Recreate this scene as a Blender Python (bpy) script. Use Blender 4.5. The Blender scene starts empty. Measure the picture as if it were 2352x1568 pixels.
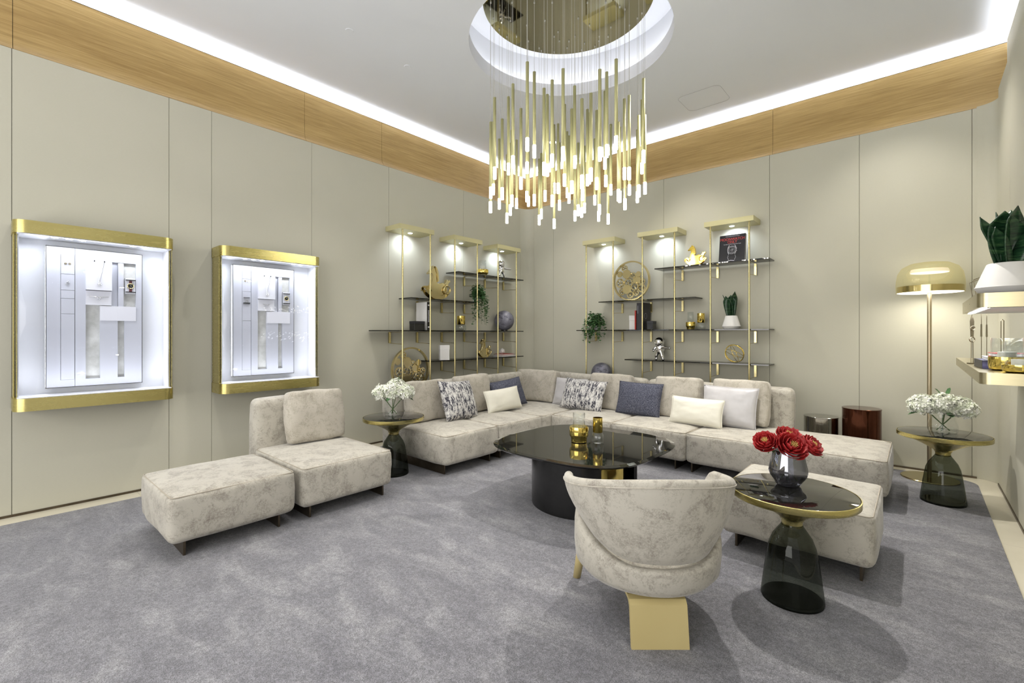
import bpy, bmesh, math, random
from mathutils import Vector, Matrix, noise
PI = math.pi
C = bpy.context.scene.collection
sc = bpy.context.scene
random.seed(7)

# ------------------------------------------------------------------ camera, world, exposure
cam_d = bpy.data.cameras.new('camera'); cam = bpy.data.objects.new('camera', cam_d); C.objects.link(cam)
cam.location = (0, 0, 1.25); cam.rotation_euler = (PI/2, 0, math.radians(41.247))
cam_d.sensor_width = 36; cam_d.lens = 1064/2352*36; cam_d.shift_y = -18/2352; cam_d.clip_start = 0.05
sc.camera = cam
W = bpy.data.worlds.new('world'); sc.world = W; W.use_nodes = True
W.node_tree.nodes['Background'].inputs[0].default_value = (1, .97, .93, 1)
W.node_tree.nodes['Background'].inputs[1].default_value = 0.7
sc.view_settings.view_transform = 'Standard'; sc.view_settings.look = 'None'
sc.view_settings.gamma = 1; sc.view_settings.use_curve_mapping = False
sc.view_settings.exposure = 0.12
sc.cycles.caustics_reflective = False

def area(name, loc, rot, sx, sy, power, col=(1, 1, 1), spread=180, shape='RECTANGLE'):
    l = bpy.data.lights.new(name, 'AREA'); l.shape = shape; l.size = sx
    if shape in ('RECTANGLE', 'ELLIPSE'): l.size_y = sy
    l.energy = power; l.color = col; l.spread = math.radians(spread)
    o = bpy.data.objects.new(name, l); C.objects.link(o); o.location = loc; o.rotation_euler = rot
    return o
def spot(name, loc, target, power, size=60, blend=.4, radius=.03, col=(1, 1, 1)):
    l = bpy.data.lights.new(name, 'SPOT'); l.energy = power; l.spot_size = math.radians(size); l.spot_blend = blend
    l.shadow_soft_size = radius; l.color = col
    o = bpy.data.objects.new(name, l); C.objects.link(o); o.location = loc
    o.rotation_euler = (Vector(target)-Vector(loc)).to_track_quat('-Z', 'Y').to_euler()
    return o
WARM = (1, .93, .82)
# room downlights in the ceiling
DOWN = [(-1.15, 3.85, -.75, 3.1, 300), (-3.66, 5.0, -3.3, 4.3, 75), (-3.55, 2.2, -3.2, 2.0, 90), (-3.4, .7, -3.3, .9, 70),
        (-1.1, 1.5, -1.2, 1.4, 60), (-2.4, 1.2, -2.4, 1.2, 60), (-.1, 5.0, -.2, 4.9, 60), (-2.0, 5.0, -2.0, 4.6, 75)]
for i, (x, y, tx, ty, p) in enumerate(DOWN):
    spot('downlight_beam', (x, y, 3.785), (tx, ty, 0), p, 95, .7, .035, (1, .95, .88))
# added broad fill at the open side behind the viewer, lifts walls and ceiling
area('added_fill', (-1.9, -2.3, 1.5), (math.radians(108), 0, math.radians(0)), 4.5, 2.2, 120, (1, .97, .94))
# ceiling cove strips (sit in the slot behind the oak band)
COVE = (.93, .95, 1)
area('cove_strip', (-4.735, 2.05, 3.703), (PI, math.radians(0), 0), .026, 7.0, 46, COVE)
area('cove_strip', (-2.05, 5.735, 3.703), (PI, 0, 0), 5.1, .026, 34, COVE)
area('cove_strip', (.64, 3.6, 3.69), (PI, 0, 0), .03, 4.0, 20, COVE)

# ------------------------------------------------------------------ materials
def mat(name, col=(.8, .8, .8), rough=.5, metal=0, spec=.5, **k):
    m = bpy.data.materials.new(name); m.use_nodes = True
    b = m.node_tree.nodes['Principled BSDF']
    b.inputs['Base Color'].default_value = (*col, 1); b.inputs['Roughness'].default_value = rough
    b.inputs['Metallic'].default_value = metal; b.inputs['Specular IOR Level'].default_value = spec
    for kk, v in k.items(): b.inputs[kk.replace('_', ' ')].default_value = v
    return m
def NT(m): return m.node_tree, m.node_tree.nodes['Principled BSDF']
def coords(nt, scale=(1, 1, 1), kind='Object', rot=(0, 0, 0)):
    t = nt.nodes.new('ShaderNodeTexCoord'); mp = nt.nodes.new('ShaderNodeMapping')
    mp.inputs['Scale'].default_value = scale; mp.inputs['Rotation'].default_value = rot
    nt.links.new(t.outputs[kind], mp.inputs[0]); return mp.outputs[0]
def nz(nt, vec, scale, detail=4, rough=.55, dist=0):
    n = nt.nodes.new('ShaderNodeTexNoise'); n.inputs['Scale'].default_value = scale; n.inputs['Detail'].default_value = detail
    n.inputs['Roughness'].default_value = rough; n.inputs['Distortion'].default_value = dist
    nt.links.new(vec, n.inputs['Vector']); return n.outputs['Fac']
def ramp(nt, fac, stops):
    r = nt.nodes.new('ShaderNodeValToRGB'); e = r.color_ramp.elements
    while len(e) < len(stops): e.new(.5)
    for i, (p, c) in enumerate(stops): e[i].position = p; e[i].color = (*c, 1) if len(c) == 3 else c
    nt.links.new(fac, r.inputs[0]); return r.outputs[0]
def mix(nt, f, a, b, mode='MIX'):
    m = nt.nodes.new('ShaderNodeMix'); m.data_type = 'RGBA'; m.blend_type = mode
    if hasattr(f, 'links'): nt.links.new(f, m.inputs[0])
    else: m.inputs[0].default_value = f
    for s, v in ((m.inputs[6], a), (m.inputs[7], b)):
        if hasattr(v, 'links'): nt.links.new(v, s)
        else: s.default_value = (*v, 1)
    return m.outputs[2]
def bump(nt, b, h, strength=.2, dist=.01):
    n = nt.nodes.new('ShaderNodeBump'); n.inputs['Strength'].default_value = strength; n.inputs['Distance'].default_value = dist
    nt.links.new(h, n.inputs['Height']); nt.links.new(n.outputs[0], b.inputs['Normal'])
def noisy(name, stops, scale=6, detail=5, rough=.6, metal=0, vs=(1, 1, 1), bs=0, bscale=None, spec=.5, kind='Object', dist=0, **k):
    m = mat(name, (1, 1, 1), rough, metal, spec, **k); nt, b = NT(m)
    v = coords(nt, vs, kind); f = nz(nt, v, scale, detail, .6, dist)
    nt.links.new(ramp(nt, f, stops), b.inputs['Base Color'])
    if bs: bump(nt, b, nz(nt, v, bscale or scale*8, 3), bs, .004)
    return m
def thin_glass(name, tint=(1, 1, 1), refl=(1, 1, 1), rough=.0, ior=1.5, boost=0.0):
    m = bpy.data.materials.new(name); m.use_nodes = True; nt = m.node_tree; nt.nodes.clear()
    o = nt.nodes.new('ShaderNodeOutputMaterial'); t = nt.nodes.new('ShaderNodeBsdfTransparent'); g = nt.nodes.new('ShaderNodeBsdfGlossy')
    f = nt.nodes.new('ShaderNodeLayerWeight'); f.inputs['Blend'].default_value = .5
    pw = nt.nodes.new('ShaderNodeMath'); pw.operation = 'POWER'; pw.inputs[1].default_value = 5
    ml = nt.nodes.new('ShaderNodeMath'); ml.operation = 'MULTIPLY_ADD'; ml.inputs[1].default_value = .8; ml.inputs[2].default_value = ((ior-1)/(ior+1))**2
    nt.links.new(f.outputs['Facing'], pw.inputs[0]); nt.links.new(pw.outputs[0], ml.inputs[0])
    t.inputs[0].default_value = (*tint, 1); g.inputs['Color'].default_value = (*refl, 1); g.inputs['Roughness'].default_value = rough
    mx = nt.nodes.new('ShaderNodeMixShader'); ad = nt.nodes.new('ShaderNodeMath'); ad.operation = 'ADD'; ad.inputs[1].default_value = boost
    nt.links.new(ml.outputs[0], ad.inputs[0]); nt.links.new(ad.outputs[0], mx.inputs[0])
    nt.links.new(t.outputs[0], mx.inputs[1]); nt.links.new(g.outputs[0], mx.inputs[2]); nt.links.new(mx.outputs[0], o.inputs[0])
    return m
def glow(name, col, s):
    m = mat(name, col, .5); nt, b = NT(m)
    b.inputs['Emission Color'].default_value = (*col, 1); b.inputs['Emission Strength'].default_value = s; return m

M = {}
# wall covering: beige woven cloth panels
m = mat('wall_cloth', rough=.75, spec=.25); nt, b = NT(m)
v = coords(nt, (1, 1, 1)); f = nz(nt, v, .9, 3); w = nz(nt, coords(nt, (30, 30, 400)), 2.0, 3)
nt.links.new(mix(nt, .06, ramp(nt, f, [(.3, (.53, .52, .425)), (.7, (.57, .555, .455))]), ramp(nt, w, [(.3, (.36, .34, .27)), (.7, (.76, .72, .60))])), b.inputs['Base Color'])
bump(nt, b, w, .05, .002); M['wall'] = m
M['groove'] = mat('groove_dark', (.20, .18, .13), .7)
m = mat('oak', rough=.5, spec=.3); nt, b = NT(m)   # horizontal grain, z compressed
v = coords(nt, (1.2, 1.2, 38)); f = nz(nt, v, 2.2, 8, .65, .6); f2 = nz(nt, coords(nt, (.5, .5, 4)), 1.6, 3)
c1 = ramp(nt, f, [(.3, (.27, .165, .055)), (.5, (.42, .28, .105)), (.72, (.56, .40, .175))])
nt.links.new(mix(nt, .35, c1, ramp(nt, f2, [(.35, (.31, .20, .07)), (.65, (.50, .355, .145))])), b.inputs['Base Color'])
bump(nt, b, f, .08, .002); M['oak'] = m
M['ceiling'] = noisy('ceiling_paint', [(.3, (.78, .81, .86)), (.7, (.80, .83, .88))], 1.2, 2, .9, spec=.1)
M['cove'] = mat('cove_paint', (.78, .79, .82), .8, spec=.1)
M['black_gap'] = mat('shadow_gap', (.03, .027, .02), .6)
m = mat('stone_floor', rough=.28, spec=.4); nt, b = NT(m)
v = coords(nt); br = nt.nodes.new('ShaderNodeTexBrick'); nt.links.new(v, br.inputs[0])
br.offset = 0; br.inputs['Scale'].default_value = 1; br.inputs['Brick Width'].default_value = .8; br.inputs['Row Height'].default_value = .8
br.inputs['Mortar Size'].default_value = .0015
nt.links.new(ramp(nt, nz(nt, v, 3, 5), [(.3, (.60, .56, .44)), (.7, (.70, .66, .54))]), br.inputs['Color1'])
nt.links.new(ramp(nt, nz(nt, v, 3.3, 5), [(.3, (.60, .56, .44)), (.7, (.70, .66, .54))]), br.inputs['Color2'])
br.inputs['Mortar'].default_value = (.45, .41, .32, 1)
nt.links.new(br.outputs['Color'], b.inputs['Base Color']); M['stone'] = m
# carpet: soft cut pile with brushed cloudy patches
m = mat('carpet_pile', rough=.95, spec=.1); nt, b = NT(m)
b.inputs['Sheen Weight'].default_value = .25; b.inputs['Sheen Roughness'].default_value = .5
v = coords(nt, (1, 1, 1)); v2 = coords(nt, (1, 2.2, 1), rot=(0, 0, .9))
cl = ramp(nt, nz(nt, v2, 3.1, 8, .66, .6), [(.32, (.135, .135, .150)), (.50, (.170, .170, .185)), (.72, (.26, .26, .270))])
fi = nz(nt, v, 260, 2, .7); fi2 = nz(nt, v, 60, 3, .7)
c2 = mix(nt, .55, cl, ramp(nt, fi, [(.35, (.12, .12, .13)), (.65, (.95, .95, .96))]), 'OVERLAY')
nt.links.new(mix(nt, .25, c2, ramp(nt, fi2, [(.4, (.2, .2, .2)), (.6, (.85, .85, .85))]), 'OVERLAY'), b.inputs['Base Color'])
bump(nt, b, fi, .5, .006); M['carpet'] = m
# crushed velvet upholstery
def velvet(name, light, dark, deep, sc1=7, kind='Object'):
    m = mat(name, rough=.7, spec=.25); nt, b = NT(m)
    b.inputs['Sheen Weight'].default_value = .35; b.inputs['Sheen Roughness'].default_value = .35
    oi = nt.nodes.new('ShaderNodeObjectInfo'); tc = nt.nodes.new('ShaderNodeTexCoord'); ad = nt.nodes.new('ShaderNodeVectorMath'); ad.operation = 'ADD'
    cx_ = nt.nodes.new('ShaderNodeMath'); cx_.operation = 'MULTIPLY'; cx_.inputs[1].default_value = 37
    nt.links.new(oi.outputs['Random'], cx_.inputs[0]); nt.links.new(tc.outputs['Object'], ad.inputs[0]); nt.links.new(cx_.outputs[0], ad.inputs[1])
    v = ad.outputs[0]
    big = nz(nt, v, sc1, 5, .65, .8); fine = nz(nt, v, sc1*8, 7, .75, 1.0)
    mulx = nt.nodes.new('ShaderNodeMath'); mulx.operation = 'MULTIPLY'; nt.links.new(big, mulx.inputs[0]); nt.links.new(fine, mulx.inputs[1])
    c = ramp(nt, mulx.outputs[0], [(.16, light), (.225, light), (.295, dark), (.385, deep)])
    nt.links.new(mix(nt, .25, c, ramp(nt, nz(nt, v, 2.2, 3), [(.35, dark), (.65, light)])), b.inputs['Base Color'])
    bump(nt, b, fine, .25, .003); return m
M['velvet'] = velvet('velvet_beige', (.50, .475, .41), (.36, .335, .285), (.22, .195, .165), 11)
M['velvet2'] = velvet('velvet_beige_cushion', (.51, .475, .41), (.40, .37, .305), (.28, .25, .205), 12)
M['piping'] = mat('velvet_seam', (.40, .36, .29), .8)
M['bronze'] = noisy('dark_bronze', [(.3, (.10, .08, .055)), (.7, (.15, .12, .085))], 12, 3, .35, .9)
def brass(name, lo, hi, rough, aniso=0, vs=(1, 1, 30)):
    m = mat(name, hi, rough, 1); nt, b = NT(m)
    f = nz(nt, coords(nt, vs), 6, 4)
    nt.links.new(ramp(nt, f, [(.3, lo), (.7, hi)]), b.inputs['Base Color'])
    r = nt.nodes.new('ShaderNodeMapRange'); r.inputs['To Min'].default_value = rough*.93; r.inputs['To Max'].default_value = rough*1.08
    nt.links.new(f, r.inputs[0]); nt.links.new(r.outputs[0], b.inputs['Roughness']); return m
M['brass'] = brass('brushed_brass', (.55, .475, .185), (.57, .495, .20), .27, vs=(1, 1, 10))
M['brass_pale'] = brass('brushed_champagne_brass', (.45, .40, .25), (.49, .44, .28), .28, vs=(1, 1, 10))
M['brass_v'] = brass('brass_pole', (.60, .52, .27), (.64, .56, .30), .24, vs=(1, 1, .3))
M['champ'] = noisy('champagne_lacquer', [(.3, (.56, .52, .29)), (.7, (.60, .56, .32))], 2, 2, .4, .3)
M['gold'] = mat('polished_gold', (.88, .68, .18), .08, 1)
M['palegold'] = mat('pale_gold', (.68, .58, .33), .14, 1)
M['polebronze'] = mat('satin_bronze_pole', (.46, .39, .27), .3, .9)
M['silver'] = mat('mirror_silver', (.80, .80, .82), .05, 1)
M['chrome_s'] = noisy('smoked_chrome', [(.3, (.42, .41, .39)), (.7, (.46, .45, .43))], 2, 1, .07, 1)
M['copperbrown'] = noisy('brown_lacquer_metal', [(.3, (.085, .027, .013)), (.7, (.105, .034, .017))], 2, 1, .09, .8)
M['blackglass'] = mat('black_glass', (.010, .010, .009), .03, 0, .75)
M['blackgloss'] = noisy('black_satin', [(.3, (.008, .008, .008)), (.7, (.016, .016, .016))], 4, 3, .2)
M['smoke'] = thin_glass('smoked_glass', (.43, .455, .41), (.5, .52, .5), 0, 1.5)
M['smoke_base'] = mat('smoked_glass_thick', (.010, .012, .010), .03, 0, .6)
M['smokeshelf'] = thin_glass('smoked_shelf_glass', (.06, .06, .055), (.8, .8, .8), 0, 1.5, .04)
M['clear'] = thin_glass('clear_glass', (.965, .975, .975), (.9, .9, .9), 0, 1.45, .0)
M['pane'] = thin_glass('cabinet_pane', (.97, .98, 1), (1, 1, 1), 0, 1.25)
M['mirrorglass'] = thin_glass('mirrored_smoke_glass', (.24, .24, .27), (.85, .87, .95), .0, 1.5, .20)
M['amberglass'] = thin_glass('amber_shade_glass', (.972, .955, .83), (1, .95, .75), .05, 1.4, .0)
M['white'] = mat('white_lacquer', (.80, .81, .84), .4)
M['whitepot'] = mat('white_ceramic', (.70, .69, .67), .6)
M['ivory'] = noisy('ivory_satin', [(.3, (.74, .72, .62)), (.7, (.80, .78, .68))], 5, 3, .5, bs=.1, bscale=140, Sheen_Weight=.2)
M['satin'] = noisy('grey_satin', [(.3, (.45, .44, .45)), (.7, (.56, .55, .56))], 4, 4, .33, Sheen_Weight=.4)
m = mat('navy_tweed', rough=.9, spec=.15); nt, b = NT(m); v = coords(nt)
nt.links.new(ramp(nt, nz(nt, v, 190, 3, .7), [(.38, (.025, .028, .045)), (.52, (.085, .09, .125)), (.66, (.25, .26, .31))]), b.inputs['Base Color'])
bump(nt, b, nz(nt, v, 160, 2), .5, .004); M['navy'] = m
m = mat('boucle', rough=.95, spec=.1); nt, b = NT(m); v = coords(nt, (1.5, 1, .8)); v3 = coords(nt)
fa = nz(nt, v, 62, 6, .8, .6); ck = nz(nt, coords(nt, (3, 1, 1)), 13, 4, .7)
su = nt.nodes.new('ShaderNodeMath'); su.operation = 'ADD'; nt.links.new(fa, su.inputs[0]); nt.links.new(ck, su.inputs[1])
nt.links.new(ramp(nt, su.outputs[0], [(.43, (.04, .04, .055)), (.478, (.12, .12, .14)), (.497, (.52, .51, .50)), (.58, (.72, .71, .68))]), b.inputs['Base Color'])
sm_ = nt.nodes['Math']; hf = nt.nodes.new('ShaderNodeMath'); hf.operation = 'MULTIPLY'; hf.inputs[1].default_value = .5
nt.links.new(su.outputs[0], hf.inputs[0]); rr = [n for n in nt.nodes if n.type == 'VALTORGB'][0]
nt.links.new(hf.outputs[0], rr.inputs[0]); bump(nt, b, nz(nt, v3, 120, 3), .7, .006); M['boucle'] = m
M['petal_w'] = noisy('white_petal', [(.3, (.62, .68, .48)), (.6, (.86, .86, .80))], 30, 3, .7, Subsurface_Weight=.0)
M['petal_r'] = noisy('red_petal', [(.3, (.26, .006, .008)), (.7, (.42, .015, .016))], 14, 3, .6)
M['stamen'] = mat('yellow_stamen', (.85, .62, .22), .7)
M['leaf'] = noisy('green_leaf', [(.3, (.03, .09, .03)), (.7, (.09, .20, .07))], 12, 3, .5)
M['stem'] = mat('green_stem', (.08, .14, .04), .6)
m = mat('snake_leaf', rough=.35); nt, b = NT(m); v = coords(nt, (2, 2, 16))
nt.links.new(ramp(nt, nz(nt, v, 5, 5, .7, .8), [(.38, (.004, .016, .008)), (.52, (.012, .05, .02)), (.66, (.06, .13, .05))]), b.inputs['Base Color']); M['snake'] = m
M['leafedge'] = mat('snake_leaf_edge', (.25, .32, .12), .5)
M['soil'] = mat('soil', (.03, .02, .015), .9)
M['globe'] = noisy('moon_globe_skin', [(.38, (.10, .10, .13)), (.5, (.20, .20, .25)), (.62, (.36, .36, .41))], 5, 7, .45, dist=.4)
M['globemark'] = mat('moon_globe_dark_patch', (.03, .03, .05), .5)
M['blackbook'] = mat('black_cover', (.015, .015, .02), .4)
M['paper'] = mat('paper_white', (.75, .74, .72), .7)
M['red'] = mat('red_cloth', (.38, .04, .03), .6)
M['navybook'] = noisy('purple_cover', [(.35, (.02, .02, .05)), (.65, (.20, .20, .42))], 6, 1, .35, vs=(1, 1, 4))
M['wax'] = mat('candle_wax', (.78, .76, .66), .5, Subsurface_Weight=.0)
M['greystone'] = noisy('mottled_stone', [(.3, (.40, .40, .37)), (.5, (.52, .52, .49)), (.7, (.66, .66, .63))], 9, 5, .7)
M['panelwhite'] = mat('display_panel_satin', (.50, .51, .56), .38, .0)
M['panelwhite2'] = mat('display_plinth_white', (.68, .68, .72), .5)
M['rod'] = noisy('satin_gold_rod', [(.3, (.50, .48, .24)), (.7, (.55, .53, .27))], 3, 1, .45, .3)
M['cord'] = mat('clear_cord', (.50, .49, .44), .4)
M['tube_light'] = glow('pendant_light', (1, .97, .91), 16)
M['led'] = glow('led_white', (.93, .96, 1), 14)
M['lampglow'] = glow('lamp_diffuser', (1, .95, .84), 2.6)
M['lamptop'] = glow('lamp_inner_disc', (1, .90, .76), .35)
M['canopy'] = noisy('champagne_mirror', [(.3, (.42, .395, .30)), (.7, (.43, .405, .31))], 1, 1, .03, 1)
M['strap'] = mat('burgundy_strap', (.10, .015, .02), .5)
M['tan'] = noisy('gold_lacquered_leg', [(.3, (.60, .49, .22)), (.7, (.64, .53, .25))], 3, 2, .45, .3)
M['txt_red'] = mat('print_red', (.62, .06, .05), .5); M['txt_white'] = mat('print_white', (.75, .75, .8), .5)
M['grey_print'] = mat('print_grey', (.32, .32, .36), .4)
M['handmetal'] = mat('bronze_hands', (.28, .24, .16), .3, .9)

# ------------------------------------------------------------------ mesh helpers
def link(name, me, m, parent=None, smooth=False):
    o = bpy.data.objects.new(name, me); C.objects.link(o)
    for mm in (m if isinstance(m, (list, tuple)) else [m]): me.materials.append(mm)
    if parent is not None: o.parent = parent
    if smooth: me.polygons.foreach_set('use_smooth', [True]*len(me.polygons))
    return o
def obj(name, bm, m, parent=None, smooth=False, auto=None):
    if not name.startswith('_'): bmesh.ops.recalc_face_normals(bm, faces=bm.faces[:])
    me = bpy.data.meshes.new(name); 
    if auto:
        bm.normal_update()
        for e in bm.edges:
            if len(e.link_faces) == 2 and e.calc_face_angle(0) > math.radians(auto): e.smooth = False
        smooth = True
    bm.to_mesh(me); bm.free(); return link(name, me, m, parent, smooth)
def thing(name, label, cat, loc=(0, 0, 0), rz=0, group=None):
    o = bpy.data.objects.new(name, None); C.objects.link(o); o.location = loc; o.rotation_euler = (0, 0, rz)
    o.empty_display_size = .05
    return tag(o, label, cat, group)
def tag(o, label, cat, group=None):
    o['label'] = label; o['category'] = cat
    if group: o['group'] = group
    return o
def struct(o): o['kind'] = 'structure'; return o
def NB(): return bmesh.new()
def box(bm, x0, x1, y0, y1, z0, z1, bev=0, seg=2, mi=0):
    r = bmesh.ops.create_cube(bm, size=1); vs = r['verts']
    for v in vs: v.co = Vector(((x0+x1)/2+v.co.x*(x1-x0), (y0+y1)/2+v.co.y*(y1-y0), (z0+z1)/2+v.co.z*(z1-z0)))
    fs = {f for v in vs for f in v.link_faces}
    if bev:
        es = list({e for v in vs for e in v.link_edges})
        r2 = bmesh.ops.bevel(bm, geom=es, offset=bev, segments=seg, affect='EDGES', profile=.5)
        fs = set(r2['faces']) | {f for f in fs if f.is_valid}
    for f in fs:
        if f.is_valid: f.material_index = mi
def lathe(bm, prof, n=48, cap0=True, cap1=True, cx=0, cy=0, closed=False, mi=0):
    rings = []
    for r, z in prof:
        if r < 1e-6: rings.append([bm.verts.new((cx, cy, z))])
        else: rings.append([bm.verts.new((cx+r*math.cos(2*PI*i/n), cy+r*math.sin(2*PI*i/n), z)) for i in range(n)])
    prs = list(zip(rings, rings[1:]))
    if closed: prs.append((rings[-1], rings[0]))
    for a, b in prs:
        for i in range(n):
            j = (i+1) % n
            if len(a) == 1 and len(b) == 1: continue
            if len(a) == 1: f = bm.faces.new((a[0], b[j], b[i]))
            elif len(b) == 1: f = bm.faces.new((a[i], a[j], b[0]))
            else: f = bm.faces.new((a[i], a[j], b[j], b[i]))
            f.material_index = mi
    if not closed:
        if cap0 and len(rings[0]) > 1: bm.faces.new(rings[0][::-1]).material_index = mi
        if cap1 and len(rings[-1]) > 1: bm.faces.new(rings[-1]).material_index = mi
def tube(bm, pts, r, n=8, closed=False, caps=True, rs=None):
    pts = [Vector(p) for p in pts]; rings = []; N = len(pts); up = Vector((0, 0, 1)); prev = None
    for i, p in enumerate(pts):
        a = pts[(i-1) % N] if (i > 0 or closed) else p; b_ = pts[(i+1) % N] if (i < N-1 or closed) else p
        d = (b_-a).normalized()
        if prev is None:
            s = d.cross(up); s = d.cross(Vector((1, 0, 0))) if s.length < 1e-3 else s
        else: s = prev-d*prev.dot(d)
        s.normalize(); prev = s; t = d.cross(s); rr = rs[i] if rs else r
        rings.append([bm.verts.new(p+(s*math.cos(2*PI*k/n)+t*math.sin(2*PI*k/n))*rr) for k in range(n)])
    prs = list(zip(rings, rings[1:])) + ([(rings[-1], rings[0])] if closed else [])
    for a, b_ in prs:
        for k in range(n): bm.faces.new((a[k], a[(k+1) % n], b_[(k+1) % n], b_[k]))
    if not closed and caps: bm.faces.new(rings[0][::-1]); bm.faces.new(rings[-1])
def prism(bm, poly, t, plane='xz', off=0, mi=0):
    """extrude a 2-D outline by thickness t; plane xz: (x, off..off+t, z); yz: (off..off+t, y, z); xy"""
    def P(u, v, w):
        return {'xz': (u, w, v), 'yz': (w, u, v), 'xy': (u, v, w)}[plane]
    a = [bm.verts.new(P(u, v, off)) for u, v in poly]; b_ = [bm.verts.new(P(u, v, off+t)) for u, v in poly]
    n = len(poly); fs = [bm.faces.new(a[::-1]), bm.faces.new(b_)]
    for i in range(n): fs.append(bm.faces.new((a[i], a[(i+1) % n], b_[(i+1) % n], b_[i])))
    for f in fs: f.material_index = mi
    return fs
def rrect(x0, x1, y0, y1, r, n=6):
    out = []
    for cx_, cy_, a0 in ((x1-r, y1-r, 0), (x0+r, y1-r, 90), (x0+r, y0+r, 180), (x1-r, y0+r, 270)):
        for k in range(n+1):
            a = math.radians(a0+90*k/n); out.append((cx_+r*math.cos(a), cy_+r*math.sin(a)))
    return out
def softbox(bm, x0, x1, y0, y1, z0, z1, r=.04, dome=.02, bulge=.012, n=18, wr=.0, seed=0, rb=None):
    """upholstered block: rounded box with a domed top and gently bulging sides"""
    cx_, cy_, cz = (x0+x1)/2, (y0+y1)/2, (z0+z1)/2; hx, hy_, hz = (x1-x0)/2, (y1-y0)/2, (z1-z0)/2
    tmp = bmesh.new(); bmesh.ops.create_cube(tmp, size=2)
    bmesh.ops.subdivide_edges(tmp, edges=tmp.edges[:], cuts=n, use_grid_fill=True)
    mp = {}
    for v in tmp.verts:
        u = v.co.copy()
        # warp the grid towards the edges so the rounding is well sampled
        u = Vector([math.copysign(abs(t)**.62 if abs(t) < 1 else 1, t) for t in u])
        p = Vector((u.x*hx, u.y*hy_, u.z*hz))
        rr = r if (rb is None or u.z > 0) else rb
        q = Vector((max(-hx+rr, min(hx-rr, p.x)), max(-hy_+rr, min(hy_-rr, p.y)), max(-hz+rr, min(hz-rr, p.z))))
        d = p-q
        if d.length > 1e-9: p = q+d.normalized()*rr
        fx, fy, fz = 1-(p.x/hx)**2, 1-(p.y/hy_)**2, 1-(p.z/hz)**2
        if u.z > .9: p.z += dome*max(fx, 0)**.6*max(fy, 0)**.6
        if abs(u.x) > .9: p.x += math.copysign(bulge*max(fy, 0)**.5*max(fz, 0)**.5, u.x)
        if abs(u.y) > .9: p.y += math.copysign(bulge*max(fx, 0)**.5*max(fz, 0)**.5, u.y)
        if wr: p += Vector((1, 1, 1))*wr*(noise.noise(p*7+Vector((seed, 0, 0))))
        mp[v] = bm.verts.new(p+Vector((cx_, cy_, cz)))
    for f in tmp.faces: bm.faces.new([mp[v] for v in f.verts])
    tmp.free()
def pillow(bm, w, h, t, n=22, pinch=.06, wr=.004, seed=0, flat=.5, seamw=0):
    """knife-edge throw pillow, w along x, h along z, thickness t along y, centre at origin"""
    def P(i, j, s):
        u, v = -1+2*i/n, -1+2*j/n
        u = math.copysign(abs(u)**.8, u); v = math.copysign(abs(v)**.8, v)
        e = max(0, (1-abs(u)**2.6))*max(0, (1-abs(v)**2.6))
        th = t/2*e**flat
        pu = u*(1-pinch*(1-v*v)*abs(u)**3); pv = v*(1-pinch*(1-u*u)*abs(v)**3)
        k = noise.noise(Vector((pu*2.3+seed, pv*2.3, s*3+seed)))
        k2 = noise.noise(Vector((pu*7+seed, pv*7, s*2)))
        th += (wr*k+wr*.6*k2)*min(1, e*5)
        return Vector((pu*w/2, s*th, pv*h/2))
    front = {}; back = {}
    for i in range(n+1):
        for j in range(n+1):
            edge = i in (0, n) or j in (0, n)
            vv = bm.verts.new(P(i, j, -1)); front[i, j] = vv
            back[i, j] = vv if edge else bm.verts.new(P(i, j, 1))
    for i in range(n):
        for j in range(n):
            bm.faces.new((front[i, j], front[i+1, j], front[i+1, j+1], front[i, j+1]))
            bm.faces.new((back[i, j], back[i, j+1], back[i+1, j+1], back[i+1, j]))
    if seamw:
        pass
def edge_loop(w, h, pinch=.06, n=16):
    pts = []
    for a, b_, c, d in ((-1, -1, 1, -1), (1, -1, 1, 1), (1, 1, -1, 1), (-1, 1, -1, -1)):
        for k in range(n):
            u = a+(c-a)*k/n; v = b_+(d-b_)*k/n
            pu = u*(1-pinch*(1-v*v)*abs(u)**3); pv = v*(1-pinch*(1-u*u)*abs(v)**3)
            pts.append((pu*w/2, 0, pv*h/2))
    return pts
def euler(o, rx=0, ry=0, rz=0, order='XYZ'): o.rotation_euler = (rx, ry, rz); return o

# ------------------------------------------------------------------ room shell
XL, YB, XR = -4.65, 5.65, .5
ZW, ZO, ZC = 3.195, 3.712, 3.80
Y0 = -2.6
fl = NB(); box(fl, XL-.1, .7, Y0, YB+.1, -.05, 0); struct(obj('floor', fl, M['stone']))

def wall_panels(name, axis, pos, sgn, seams, z1, lo, hi):
    """cloth panels with thin open joints over a dark backing"""
    bm = NB(); g = .0016; t = .02
    ed = [lo]+seams+[hi]
    for a, b_ in zip(ed, ed[1:]):
        if axis == 'x': box(bm, *sorted((pos, pos+sgn*t)), a+g, b_-g, 0.0, z1)
        else: box(bm, a+g, b_-g, *sorted((pos, pos+sgn*t)), 0.0, z1)
    if axis == 'x': box(bm, *sorted((pos+sgn*.012, pos+sgn*.1)), lo, hi, 0, z1-.002, mi=1)
    else: box(bm, lo, hi, *sorted((pos+sgn*.012, pos+sgn*.1)), 0, z1-.002, mi=1)
    return struct(obj(name, bm, [M['wall'], M['groove']]))
wall_panels('wall_left', 'x', XL, -1, [-1.3, .126, 1.008, 1.315, 2.205, 3.12, 4.30], ZW, Y0, YB-.15)
wall_panels('wall_back', 'y', YB, 1, [-4.123, -2.413, -1.219, -.433, .350], ZW, XL+.15, XR)
wall_panels('wall_right', 'x', XR, 1, [4.9], 3.28, 1.5, YB-.1)
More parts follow.
